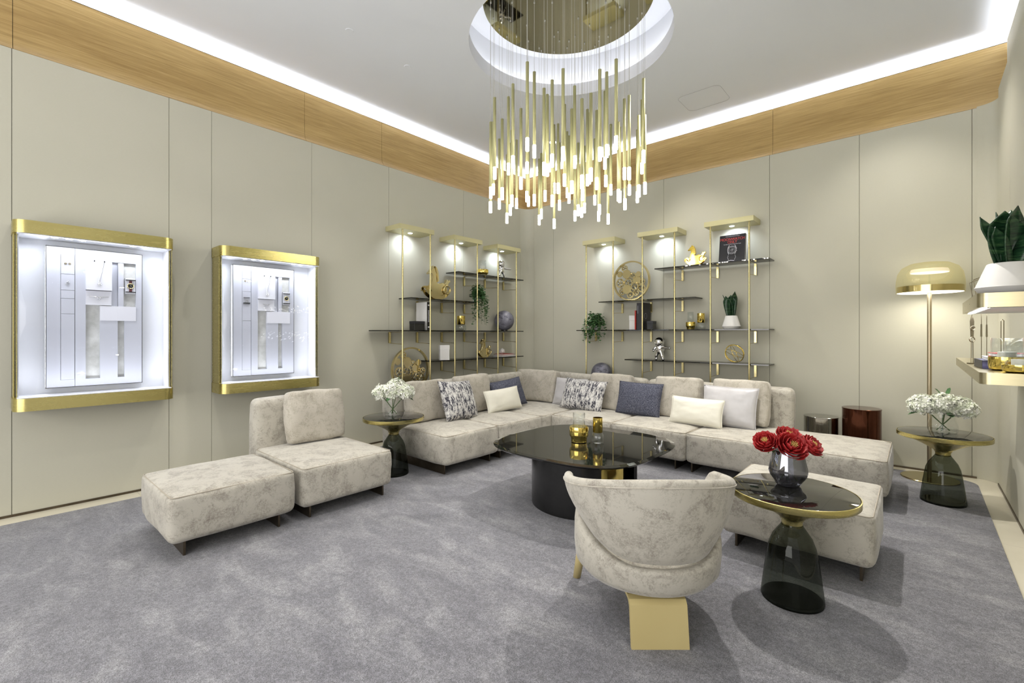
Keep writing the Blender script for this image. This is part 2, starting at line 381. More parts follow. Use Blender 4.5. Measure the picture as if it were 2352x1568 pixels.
def corner(cx_, cy_, a0, r, z0, z1, name, m, t=.05, n=10):
    bm = NB(); ins = []; outs = []
    for k in range(n+1):
        a = math.radians(a0+90*k/n); ins.append((cx_+r*math.cos(a), cy_+r*math.sin(a))); outs.append((cx_+(r+t)*math.cos(a), cy_+(r+t)*math.sin(a)))
    prism(bm, ins+outs[::-1], z1-z0, 'xy', z0); return struct(obj(name, bm, m, auto=40))
corner(XL+.15, YB-.15, 90, .15, 0, ZW, 'wall_left_corner', M['wall'])
corner(XR-.12, YB-.12, 0, .12, 0, ZW+.012, 'wall_right_corner', M['wall'])
# brass base lines
def bar(name, x0, x1, y0, y1, z0, z1, m): bm = NB(); box(bm, x0, x1, y0, y1, z0, z1); return struct(obj(name, bm, m))
bar('baseboard_left', XL, XL+.006, Y0, YB-.15, 0, .016, M['bronze'])
bar('baseboard_back', XL+.15, XR-.12, YB-.006, YB, 0, .016, M['bronze'])
bar('baseboard_right', XR-.006, XR, 1.5, YB-.12, 0, .016, M['bronze'])
# oak band
def oak_band():
    """oak face set back from the wall plane, sweeping forward at its foot"""
    g = .0015; H = ZO-ZW
    pr = [(-.002, ZW+.002), (-.017, ZW+.015), (-.031, ZW+.032), (-.043, ZW+.056), (-.050, ZW+.09), (-.054, ZW+.14), (-.056, ZW+.2), (-.056, ZO)]
    back = [(-.068, ZO), (-.068, ZW+.002)]
    def run(axis, a, b_, bm):
        poly = pr+back; A_ = []; 
        for t in (a+g, b_-g): A_.append([bm.verts.new((XL+d, t, z) if axis == 'x' else (t, YB-d, z)) for d, z in poly])
        n = len(poly)
        for i in range(n): bm.faces.new((A_[0][i], A_[0][(i+1) % n], A_[1][(i+1) % n], A_[1][i]))
        bm.faces.new(A_[0]); bm.faces.new(A_[1][::-1])
    bm = NB()
    for a, b_ in zip([Y0, .132, 2.156, 3.059], [.132, 2.156, 3.059, YB+.055]): run('x', a, b_, bm)
    box(bm, XL-.071, XL-.066, Y0, YB+.061, ZW-.01, ZO-.004, mi=1); box(bm, XL-.068, XL-.054, Y0, YB+.055, ZO, ZO+.004, mi=1)
    struct(obj('trim_1', bm, [M['oak'], M['black_gap']], auto=30))
    bm = NB()
    for a, b_ in zip([XL-.055, -1.198], [-1.198, .585]): run('y', a, b_, bm)
    box(bm, XL-.061, .585, YB+.066, YB+.071, ZW-.01, ZO-.004, mi=1); box(bm, XL-.055, .585, YB+.054, YB+.068, ZO, ZO+.004, mi=1)
    struct(obj('trim_2', bm, [M['oak'], M['black_gap']], auto=30))
oak_band()
# slot floor and cove wall behind the band
bm = NB(); box(bm, XL-.106, XL-.069, Y0, YB+.106, 3.665, 3.68); box(bm, XL-.111, XL-.101, Y0, YB+.106, 3.62, ZC); struct(obj('trim_3', bm, M['cove']))
bm = NB(); box(bm, XL-.106, .7, YB+.069, YB+.106, 3.665, 3.68); box(bm, XL-.106, .7, YB+.101, YB+.111, 3.62, ZC); struct(obj('trim_4', bm, M['cove']))
# upper right return above the right wall
bm = NB(); box(bm, .56, .585, 1.5, YB, 3.2, ZO); struct(obj('wall_right_upper', bm, M['wall']))
bm = NB(); box(bm, .585, .70, 1.5, YB+.03, 3.62, 3.64); box(bm, .69, .70, 1.5, YB+.07, 3.62, ZC); struct(obj('trim_5', bm, M['cove']))

# ceiling with the round recess
CX, CY, CR = -2.32, 3.405, .88
def ceiling():
    bm = NB(); x0, x1, y0, y1 = XL-.111, .70, Y0, YB+.111
    angs = sorted([2*PI*i/96 for i in range(96)]+[math.atan2(yy-CY, xx-CX) % (2*PI) for xx in (x0, x1) for yy in (y0, y1)])
    inn = []; out = []
    for a in angs:
        c, s = math.cos(a), math.sin(a); t = 1e9
        if c > 1e-9: t = min(t, (x1-CX)/c)
        if c < -1e-9: t = min(t, (x0-CX)/c)
        if s > 1e-9: t = min(t, (y1-CY)/s)
        if s < -1e-9: t = min(t, (y0-CY)/s)
        inn.append(bm.verts.new((CX+CR*c, CY+CR*s, ZC))); out.append(bm.verts.new((CX+t*c, CY+t*s, ZC)))
    n = len(angs)
    for i in range(n): bm.faces.new((inn[i], out[i], out[(i+1) % n], inn[(i+1) % n]))
    return struct(obj('ceiling', bm, M['ceiling']))
ceiling()
bm = NB(); lathe(bm, [(CR, ZC), (CR, 3.925), (1.0, 3.925), (1.0, 4.27), (0, 4.27)], 96, False, False, CX, CY)
struct(obj('trim_6', bm, M['cove'], auto=40))
bm = NB(); lathe(bm, [(.93, 3.928), (.96, 3.928), (.96, 3.945), (.93, 3.945)], 96, cx=CX, cy=CY, closed=True)
o = obj('trim_7', bm, glow('recess_led', (.95, .97, 1), 7), auto=40); struct(o)
# access hatch outline, sprinkler covers, ceiling downlights
bm = NB(); tube(bm, [(x, y, ZC-.001) for x, y in rrect(-1.97, -1.53, 4.95, 5.36, .07)], .0016, 4, True)
struct(obj('trim_8', bm, M['grey_print']))
for x, y in ((-3.6, 2.03), (-3.67, 2.67)):
    bm = NB(); lathe(bm, [(.03, ZC-.004), (.034, ZC)], 24, cx=x, cy=y)
    tag(obj('sprinkler_cover', bm, M['ceiling'], auto=30), 'small round sprinkler cover in the ceiling nearer the left cabinets' if y < 2.3 else 'small round sprinkler cover in the ceiling nearer the chandelier', 'sprinkler')
dl_lab = ['recessed spotlight in the ceiling right of the chandelier', 'recessed spotlight in the ceiling near the room corner, seen through the hanging rods', 'recessed spotlight in the ceiling above the armless velvet chair',
          'recessed spotlight in the ceiling above the velvet ottoman by the left wall', 'recessed spotlight in the ceiling above the tub armchair', 'recessed spotlight in the ceiling between tub armchair and left wall',
          'recessed spotlight in the ceiling above the floor lamp corner', 'recessed spotlight in the ceiling above the middle of the back sofa']
for (x, y, tx, ty, p), lb in zip(DOWN, dl_lab):
    if not (y > 4.9 and x < -3): continue
    t = thing('ceiling_spotlight', lb, 'spotlight', (x, y, ZC))
    bm = NB(); lathe(bm, [(.045, -.004), (.06, -.004), (.062, 0), (.045, 0)], 32, closed=True); obj('trim_ring', bm, M['white'], t, auto=30)
    bm = NB(); lathe(bm, [(.044, -.003), (.044, -.001)], 24); obj('lens', bm, M['led'], t)

# carpet
pts = [(-4.45, Y0), (.37, Y0)]
for k in range(9): a = math.radians(90*k/8); pts.append((.37-.16+.16*math.cos(a), 5.50-.16+.16*math.sin(a)))
for k in range(9): a = math.radians(90+90*k/8); pts.append((-4.45+.16+.16*math.cos(a), 5.50-.16+.16*math.sin(a)))
bm = NB(); prism(bm, pts, .010, 'xy', 0.0005)
tag(obj('carpet', bm, M['carpet']), 'large grey lavender mottled pile carpet covering the floor under all the seating', 'carpet')
FZ = .0105

# ------------------------------------------------------------------ display cabinets on the left wall
def led_disc(parent, x, y, z, r=.018):
    bm = NB(); lathe(bm, [(r, z-.002), (r, z)], 20, cx=x, cy=y); return obj('spotlight', bm, M['led'], parent)
def cabinet(y0, label, second=False):
    W_, zb, zt, xf = .872, .738, 1.998, -4.398
    t = thing('wall_display_cabinet', label, 'display cabinet', (XL, y0, 0))
    d = xf-XL; r = .07
    def outline(ins=0, back=0):
        pts = [(back, ins), ]
        for k in range(9): a = math.radians(-90+90*k/8); pts.append((d-ins-r+ins*0+ (r)*math.cos(a), ins+r+r*math.sin(a)))
        for k in range(9): a = math.radians(0+90*k/8); pts.append((d-ins-r+r*math.cos(a), W_-ins-r+r*math.sin(a)))
        pts.append((back, W_-ins)); return pts
    for z0_, z1_ in ((zt-.085, zt), (zb, zb+.085)):
        bm = NB(); prism(bm, outline(), z1_-z0_, 'xy', z0_); obj('frame_band', bm, M['brass'], t, auto=35)
    # side frames with a slim post, glass returns in front of them
    for s in (0, 1):
        y = .004 if s == 0 else W_-.024
        bm = NB(); box(bm, .001, d-.075, y, y+.02, zb+.085, zt-.085); obj('side_panel', bm, [M['brass']], t)
    # white interior
    bm = NB()
    box(bm, .001, .02, .022, W_-.022, zb+.085, zt-.085)
    box(bm, .02, d-.08, .022, .03, zb+.085, zt-.085); box(bm, .02, d-.08, W_-.03, W_-.022, zb+.085, zt-.085)
    box(bm, .001, d-.015, .02, W_-.02, zt-.089, zt-.085); box(bm, .001, d-.015, .02, W_-.02, zb+.085, zb+.089)
    obj('interior_lining', bm, M['white'], t)
    bm = NB()
    ol = outline(.008); inn = [(x-.006 if x > .12 else x, y) for x, y in ol]
    poly = [p for p in ol if p[0] > d-.09]
    a = [bm.verts.new((x, y, zb+.087)) for x, y in poly]; b_ = [bm.verts.new((x, y, zt-.087)) for x, y in poly]
    for i in range(len(poly)-1): bm.faces.new((a[i], a[i+1], b_[i+1], b_[i]))
    g = obj('glass_front', bm, M['pane'], t, smooth=True)
    md = g.modifiers.new('s', 'SOLIDIFY'); md.thickness = .005
    bm = NB()
    for s in (0, 1):
        y = .010 if s == 0 else W_-.018
        bm = NB(); box(bm, d-.083, d-.075, y, y+.008, zb+.089, zt-.089); obj('edge_strip', bm, M['white'], t)
    # display panel
    pw, p0 = (.53, .165) if not second else (.53, .145)
    pz0, pz1 = .871, 1.864; H = pz1-pz0; px = .055
    def R(u0, u1, v0, v1, x0, x1, mm, bm): box(bm, x0, x1, p0+u0*pw, p0+u1*pw, pz1-v1*H, pz1-v0*H, mi=mm)
    p = thing('_tmp', '', ''); bpy.data.objects.remove(p)
    bm = NB(); R(0, 1, 0, 1, px-.03, px, 0, bm)
    R(-.006, -.0005, -.003, 1.003, px-.03, px+.0235, 1, bm); R(1.0005, 1.006, -.003, 1.003, px-.03, px+.0235, 1, bm); R(-.006, 1.006, -.004, -.0005, px-.03, px+.0235, 1, bm); R(-.006, 1.006, 1.0005, 1.004, px-.03, px+.0235, 1, bm)  # dark strips paint the shadow gap around the panel edge
    pan = obj('display_panel', bm, [M['greystone'], M['black_gap']], t)
    bm = NB(); g = .004; x1 = px+.022
    # raised satin faces (columns u0..u1, rows v0..v1) leave the slots open
    if not second: rowsA = [0.05, .19, .305, .365, .475, .95]
    else: rowsA = [.05, .12, .235, .35, .5, .95]
    R(0, .135, 0, 1, px, x1, 0, bm)
    for a_, b2 in zip(rowsA, rowsA[1:]): R(.135+g, .275-g*.5, a_+.0012, b2-.0012, px, x1, 0, bm)
    R(.135, .275, 0, .05, px, x1, 0, bm); R(.135, .275, .95, 1, px, x1, 0, bm)
    R(.275+g, .385, 0, 1, px, x1, 0, bm)
    R(.385, 1, 0, .075, px, x1, 0, bm); R(.385, 1, .95, 1, px, x1, 0, bm)
    R(.385, .655, .075, .295, px, x1+.028, 1, bm)          # necklace plinth
    R(.385, .655, .300, .405, px, x1+.006, 1, bm)
    R(.535, .93, .41, .52, px, x1+.004, 1, bm)
    R(.535, .725, .52, .95, px, x1, 0, bm)
    R(.725+.075, .93, .52, .95, px, x1, 0, bm); R(.93, 1, .075, .95, px, x1, 0, bm)
    R(.655+g, .725, .075, .41, px, px+.006, 0, bm); R(.73, .79, .078, .41, px, x1, 0, bm)
    R(.81, .925, .19 if not second else .22, .31 if not second else .34, px, x1, 1, bm)
    obj('panel_face', bm, [M['panelwhite'], M['panelwhite2']], pan)
    for yy in (.20, .27, .34, .62, .69):
        led_disc(t, d-.05, yy, zt-.0895)
    # lights in the case: top spots, side strips, back glow of the panel
    Y = y0
    area('cabinet_light', (XL+d-.075, Y+W_/2, zt-.095), (0, math.radians(-12), 0), .04, W_-.12, 4.0, (.93, .95, 1))
    area('cabinet_light', (XL+d-.075, Y+W_/2, zb+.095), (PI, math.radians(12), 0), .04, W_-.12, 1.7, (.93, .95, 1))
    for yy, ry in ((p0-.012, 1), (p0+pw+.012, -1)):
        area('panel_back_glow', (XL+.028, Y+yy, (pz0+pz1)/2), (0, -PI/2, 0), 1.0, .012, .9, (.93, .95, 1))
    X = XL+x1
    def at(u, v, off): return (XL+off, Y+p0+u*pw, pz1-v*H)
    return at, x1
at1, xf1 = cabinet(.122, 'brass framed glass wall cabinet farthest left, holding the watch on a burgundy strap')
at2, xf2 = cabinet(1.315, 'brass framed glass wall cabinet behind the armless velvet chair, nearer the shelves', True)
def small(name, loc, build, m, label, cat, group=None, smooth=True):
    bm = NB(); build(bm); o = obj(name, bm, m, smooth=smooth); o.location = loc; return tag(o, label, cat, group)
def ring_pts(r, n=16, plane='yz', c=(0, 0, 0)):
    return [(c[0], c[1]+r*math.cos(2*PI*k/n), c[2]+r*math.sin(2*PI*k/n)) if plane == 'yz' else
            ((c[0]+r*math.cos(2*PI*k/n), c[1], c[2]+r*math.sin(2*PI*k/n)) if plane == 'xz' else (c[0]+r*math.cos(2*PI*k/n), c[1]+r*math.sin(2*PI*k/n), c[2])) for k in range(n)]
def watch(at, u, v, off, sm, lab):
    x, y, z = at(u, v, off); t = thing('wristwatch', lab, 'watch', (x, y, z))
    for s in (1, -1):
        bm = NB(); box(bm, 0, .006, -.009, .009, *sorted((s*.017, s*.042)), .002); obj('strap', bm, sm, t)
        bm = NB(); box(bm, -.002, .014, -.03, .03, s*.046-.003, s*.046+.003); obj('holder_bar', bm, M['blackgloss'], t)
    bm = NB(); tube(bm, ring_pts(.019, 24, c=(.006, 0, 0)), .0035, 8, True); obj('case', bm, M['palegold'], t, smooth=True)
    bm = NB(); tube(bm, [(0, 0, 0), (.006, 0, 0)], .018, 24); obj('dial', bm, M['blackgloss'], t)
    bm = NB(); box(bm, .0065, .008, -.001, .001, 0, .012); box(bm, .0065, .008, 0, .009, -.001, .001); obj('hands', bm, M['silver'], t)
def necklace(at, off, lab):
    x, y, z = at(.52, .25, off); t = thing('necklace', lab, 'necklace', (x, y, z))
    bm = NB()
    for s in (-1, 1): tube(bm, [(0, s*.028, .165), (.001, s*.014, .08), (.001, 0, .012)], .0009, 5)
    obj('chain', bm, M['silver'], t)
    bm = NB()
    for k in range(5): a = 2*PI*k/5; tube(bm, ring_pts(.0055, 12, c=(.002, .007*math.cos(a), .007*math.sin(a))), .0014, 5, True)
    obj('pendant', bm, M['silver'], t, smooth=True)
    for s in (-1, 1): bm = NB(); box(bm, -.002, .01, s*.028-.003, s*.028+.003, .162, .172); obj('peg', bm, M['blackgloss'], t)
def bangle(at, off, lab, v=.345, w=.055):
    x, y, z = at(.52, v, off); t = thing('bracelet', lab, 'bracelet', (x, y, z))
    bm = NB(); tube(bm, [(.002, -w, .003), (.006, -w*.3, .0), (.008, 0, -.006), (.006, w*.3, 0), (.002, w, .003)], .0014, 6); obj('band', bm, M['silver'], t)
    bm = NB(); tube(bm, ring_pts(.008, 14, c=(.008, 0, -.007)), .002, 6, True); obj('ornament', bm, M['silver'], t, smooth=True)
def earrings(at, v, off, lab):
    for s in (-1, 1):
        x, y, z = at(.205, v, off)
        o = small('earring', (x, y+s*.011, z), lambda bm: [tube(bm, ring_pts(.006*q, 12, c=(.003, 0, 0)), .0016, 5, True) for q in (1, .45)], M['handmetal'],
                  lab % ('left' if s < 0 else 'right'), 'earring', None)
watch(at1, .868, .25, xf1, M['strap'], 'round watch on a burgundy strap, right side of the nearer cabinet panel')
watch(at2, .868, .28, xf2, M['panelwhite2'], 'small pale strap watch on the right side of the farther cabinet panel')
necklace(at1, xf1+.029, 'fine silver necklace with flower pendant on the nearer cabinet panel'); necklace(at2, xf2+.029, 'fine silver necklace hanging on the farther cabinet panel')
bangle(at1, xf1+.006, 'slim silver bracelet below the necklace in the nearer cabinet'); bangle(at2, xf2+.006, 'slim silver bracelet below the necklace in the farther cabinet', .345, .03)
earrings(at1, .115, xf1, '%s flower earring of the pair in the nearer cabinet'); earrings(at2, .14, xf2, '%s flower earring of the pair in the farther cabinet')
x, y, z = at1(.205, .25, xf1); small('finger_ring', (x, y, z), lambda bm: (tube(bm, ring_pts(.009, 16, c=(.004, 0, -.004)), .0016, 6, True), box(bm, .002, .008, -.004, .004, .004, .010, .001)), M['silver'], 'small silver ring on the left column of the nearer cabinet', 'ring')
x, y, z = at2(.205, .33, xf2)
t = thing('jewellery_clasp', 'dark bar stand with a silver trinket on the left column of the farther cabinet', 'jewellery', (x, y, z))
bm = NB(); box(bm, 0, .012, -.027, .027, -.014, -.006); obj('holder_bar', bm, M['blackgloss'], t); bm = NB(); box(bm, 0, .01, -.025, .025, .038, .041); obj('holder_bar', bm, M['blackgloss'], t)
bm = NB(); tube(bm, ring_pts(.011, 14, c=(.005, 0, .004)), .002, 6, True); obj('trinket', bm, M['silver'], t)

# ------------------------------------------------------------------ shelving
def shelving(label, origin, rz, poles, caps, shelves, sy, bracks, capz):
    """local frame: x along the wall, y from the front (-) to the wall (0), z up"""
    t = thing('wall_shelving_unit', label, 'shelving', (*origin, 0), rz)
    dep = .27
    for i, (a, b_) in enumerate(caps):
        bm = NB(); box(bm, a, b_, -.285, -.001, capz-.055, capz); cp = obj('canopy', bm, M['champ'], t)
        bm = NB(); cx_ = (a+b_)/2; lathe(bm, [(.024, capz-.0575), (.026, capz-.0552)], 24, cx=cx_, cy=-.14); ob = obj('spotlight', bm, M['led'], cp)
        wx = Matrix.Rotation(rz, 3, 'Z') @ Vector((cx_, -.14, 0)); wt = Matrix.Rotation(rz, 3, 'Z') @ Vector((cx_, -.03, 0))
        spot('shelf_spot', (origin[0]+wx.x, origin[1]+wx.y, capz-.07), (origin[0]+wt.x, origin[1]+wt.y, capz-.24), 6.0, 140, .9, .012, (.80, .88, 1))
    for x in poles:
        bm = NB(); tube(bm, [(x, -.27, FZ), (x, -.27, capz-.056)], .0095, 12); obj('pole', bm, M['brass_v'], t, auto=40)
    for a, b_, z in shelves:
        bm = NB(); prism(bm, [(a, -.255), (b_, -.255), (b_, -.012), (a, -.012)], .012, 'xy', z-.012); obj('glass_shelf', bm, M['smokeshelf'], t)
        for x in poles:
            if not (a-.02 < x < b_+.02): continue
            bm = NB(); box(bm, x-.012, x+.012, -.024, -.004, z-.15, z-.022); br_ = obj('bracket', bm, M['brass_v'], t)
            bm = NB(); tube(bm, [(x, -.268, z-.16), (x, -.02, z-.15)], .0035, 6); tube(bm, [(x, -.268, z-.022), (x, -.02, z-.022)], .0035, 6); obj('rod', bm, M['palegold'], br_)
    return t
LP = [3.12, 3.515, 3.905, 4.30, 4.70, 5.09]
# left wall: local x -> world +y, local -y -> world +x
shelving('gold pole shelving with smoked glass shelves along the left wall beside the corner', (XL, 0), PI/2, LP, [(3.075, 3.565), (3.88, 4.38), (4.68, 5.17)],
         [(3.98, 5.27, 2.045), (3.25, 4.36, 1.67), (2.85, 5.27, 1.29), (3.54, 5.27, .922), (3.02, 4.32, .56)], 1, None, 2.49)
BP = [-3.38, -2.975, -2.57, -2.165, -1.755, -1.355]
shelving('gold pole shelving with smoked glass shelves on the back wall behind the long sofa', (0, YB), 0, BP, [(-3.43, -2.945), (-2.63, -2.125), (-1.82, -1.31)],
         [(-2.42, -1.17, 2.045), (-3.2, -1.93, 1.675), (-3.55, -1.17, 1.30), (-2.82, -1.17, .925), (-3.5, -2.6, .58)], 1, None, 2.505)

# ------------------------------------------------------------------ seating
def blade_legs(t, x0, x1, y0, y1, axis, z=.10):
    """two bronze plates; axis = direction the plates run"""
    if axis == 'x':
        for y in (y0, y1):
            bm = NB(); box(bm, x0, x1, y-.006, y+.006, FZ, z+.01); obj('leg', bm, M['bronze'], t)
    else:
        for x in (x0, x1):
            bm = NB(); box(bm, x-.006, x+.006, y0, y1, FZ, z+.01); obj('leg', bm, M['bronze'], t)
def seat_block(t, x0, x1, y0, y1, zt=.362, name='seat', seed=0, dome=.03):
    bm = NB(); softbox(bm, x0, x1, y0, y1, .10, zt, .024, dome, .016, 18, .004, seed, rb=.04)
    s = obj(name, bm, M['velvet'], t, smooth=True)
    i = .0045; bm = NB(); tube(bm, [(x, y, zt-.0035) for x, y in rrect(x0+i, x1-i, y0+i, y1-i, .026, 5)], .003, 6, True)
    obj('piping', bm, M['piping'], s)
    return s
def module(label, x0, x1, y0, y1, axis, backs=(), legs=None, cat='sofa module', name='sofa_module', group=None, seed=0, dome=.022):
    ox, oy = (x0+x1)/2, (y0+y1)/2
    t = thing(name, label, cat, (ox, oy, 0), 0, group)
    seat_block(t, x0-ox, x1-ox, y0-oy, y1-oy, seed=seed, dome=dome)
    lg = legs or ((x0+.03, x1-.08, y0+.08, y1-.1) if axis == 'x' else (x0+.08, x1-.08, y0+.06, y1-.03))
    blade_legs(t, lg[0]-ox, lg[1]-ox, lg[2]-oy, lg[3]-oy, axis)
    for k, (a, b_, c, d, z0, z1) in enumerate(backs):
        bm = NB(); softbox(bm, a-ox, b_-ox, c-oy, d-oy, z0, z1, .05, .008, .01, 14, .004, seed+5+k)
        obj('backrest', bm, M['velvet'], t, smooth=True)
    return t
module('rectangular velvet ottoman at the far left, in front of the armless chair', -3.70, -3.02, .66, 1.325, 'x', legs=(-3.62, -3.085, .74, 1.25), cat='ottoman', name='ottoman', seed=1)
module('armless velvet chair by the left wall cabinets, with one loose back cushion', -3.84, -3.02, 1.375, 2.055, 'x', [(-4.0, -3.84, 1.385, 2.045, .11, .735)], legs=(-3.7, -3.09, 1.454, 2.02), cat='chair', name='armless_chair', seed=2)
module('left end velvet sofa module beside the white hydrangea side table', -3.86, -3.05, 2.615, 3.285, 'x', [(-4.04, -3.86, 2.62, 3.28, .11, .735)], legs=(-3.95, -3.14, 2.68, 3.25), seed=3)
module('second velvet sofa module from the left end, under the ivory lumbar pillow', -3.86, -3.05, 3.295, 3.965, 'x', [(-4.04, -3.86, 3.30, 3.96, .11, .735)], legs=(-3.95, -3.14, 3.40, 3.9), seed=4)
module('corner velvet sofa module where the two runs of the sofa meet', -3.94, -3.05, 3.975, 4.93, 'y', [(-4.04, -3.945, 3.985, 5.03, .11, .74), (-3.93, -3.05, 4.935, 5.08, .11, .74)], legs=(-3.9, -3.12, 4.1, 4.9), seed=5)
module('velvet sofa module under the black and white pillow, right of the corner module', -3.04, -2.315, 4.12, 4.93, 'y', [(-3.03, -2.32, 4.935, 5.08, .11, .735)], legs=(-2.9, -2.42, 4.18, 4.9), seed=6)
module('velvet sofa module between the navy pillow and the chaise module', -2.305, -1.565, 4.12, 4.93, 'y', [(-2.30, -1.57, 4.935, 5.08, .11, .735)], legs=(-2.2, -1.675, 4.18, 4.9), seed=7)
module('long velvet chaise module at the right end of the back sofa run', -1.555, -.16, 4.12, 4.93, 'y', [(-1.55, -.875, 4.935, 5.08, .11, .735)], legs=(-1.525, -.28, 4.18, 4.9), seed=8, dome=.018)
module('square velvet ottoman behind the red peony side table', -.86, -.16, 2.825, 3.475, 'y', legs=(-.80, -.215, 2.90, 3.4), cat='ottoman', name='ottoman', seed=9)

def cushion(label, cx_, cy_, cz, w, h, t_, yaw, tilt, roll=0, m='velvet2', seed=0, box_=True, name='back_cushion', cat='cushion', group=None, pinch=.05, wr=.006):
    t = thing(name, label, cat, (cx_, cy_, cz), 0, group)
    t.rotation_euler = (Matrix.Rotation(yaw, 3, 'Z') @ Matrix.Rotation(tilt, 3, 'X') @ Matrix.Rotation(roll, 3, 'Y')).to_euler()
    if box_:
        bm = NB(); tmp = NB()
        softbox(bm, -w/2, w/2, -t_/2, t_/2, -h/2, h/2, .024, .004, .026, 18, .010, seed)
        for v in bm.verts:   # gathered seams along the edges
            e = 1-min(1, (min(w/2-abs(v.co.x), h/2-abs(v.co.z)))/.09)
            if e > 0: v.co.y += .0045*e*math.sin((v.co.x if abs(v.co.z)/h > abs(v.co.x)/w else v.co.z)*170+seed*3+3*noise.noise(v.co*30))
        c = obj('cover', bm, M[m], t, smooth=True)
        for s in (-1, 1):
            bm = NB(); tube(bm, [(x, s*(t_/2-.006), z) for x, z in rrect(-w/2+.012, w/2-.012, -h/2+.012, h/2-.012, .03, 4)], .0028, 5, True); obj('piping', bm, M['velvet2'] if m == 'velvet2' else M[m], c)
    else:
        bm = NB(); pillow(bm, w, h, t_, 24, pinch, wr, seed); c = obj('cover', bm, M[m], t, smooth=True)
        bm = NB(); tube(bm, edge_loop(w, h, pinch), .0035, 5, True); obj('seam', bm, M[m], c)
    return t
R90 = PI/2
# back cushions (yaw PI/2 faces +x)
cushion('loose velvet back cushion on the armless chair by the left wall', -3.735, 1.80, .580, .43, .41, .12, R90, math.radians(-8), 0, seed=1)
cushion('loose velvet back cushion left of the black and white pillow at the sofa left end', -3.75, 2.95, .575, .43, .40, .13, R90, math.radians(-8), 0, seed=2)
cushion('loose velvet back cushion behind the ivory and navy pillows on the left sofa run', -3.75, 3.60, .585, .45, .41, .13, R90, math.radians(-8), 0, seed=3)
cushion('loose velvet back cushion standing in the inner corner of the sofa', -3.73, 4.76, .575, .56, .40, .14, math.radians(4), math.radians(-10), 0, seed=4)
cushion('loose velvet back cushion just left of the navy pillow on the back run', -2.68, 4.805, .575, .49, .41, .13, 0, math.radians(-9), 0, seed=5)
cushion('loose velvet back cushion right of the navy pillow on the back run', -1.895, 4.805, .58, .45, .42, .13, 0, math.radians(-9), 0, seed=6)
cushion('loose velvet back cushion behind the silver satin pillow on the chaise', -1.29, 4.805, .59, .47, .42, .14, 0, math.radians(-9), 0, seed=7)
P = dict(box_=False, name='throw_pillow', cat='pillow')
cushion('black and white boucle pillow on the left end of the sofa', -3.575, 3.24, .565, .48, .41, .15, R90+.12, math.radians(-22), math.radians(4), m='boucle', seed=1, **P)
cushion('navy tweed pillow behind the ivory lumbar pillow near the sofa corner', -3.66, 4.10, .54, .50, .34, .13, R90-.15, math.radians(-20), math.radians(-6), m='navy', seed=2, **P)
cushion('ivory lumbar pillow on the left run of the sofa', -3.535, 3.88, .505, .52, .25, .12, R90-.1, math.radians(-18), math.radians(-3), m='ivory', seed=3, **P)
cushion('silver grey satin pillow tucked behind the black and white pillow near the corner', -3.20, 4.72, .54, .44, .34, .12, .05, math.radians(-18), 0, m='satin', seed=4, **P)
cushion('black and white boucle pillow on the back run of the sofa near the corner', -2.92, 4.575, .545, .56, .36, .15, 0, math.radians(-22), math.radians(2), m='boucle', seed=5, **P)
cushion('navy tweed pillow in the middle of the back run of the sofa', -2.27, 4.665, .545, .52, .36, .15, -.05, math.radians(-16), 0, m='navy', seed=6, **P)
cushion('ivory lumbar pillow in front of the silver satin pillow on the back run', -1.60, 4.50, .505, .50, .26, .12, .0, math.radians(-16), math.radians(1), m='ivory', seed=7, **P)
cushion('silver grey satin pillow leaning on the chaise end of the back run', -1.35, 4.655, .56, .50, .38, .14, -.05, math.radians(-16), 0, m='satin', seed=8, **P)

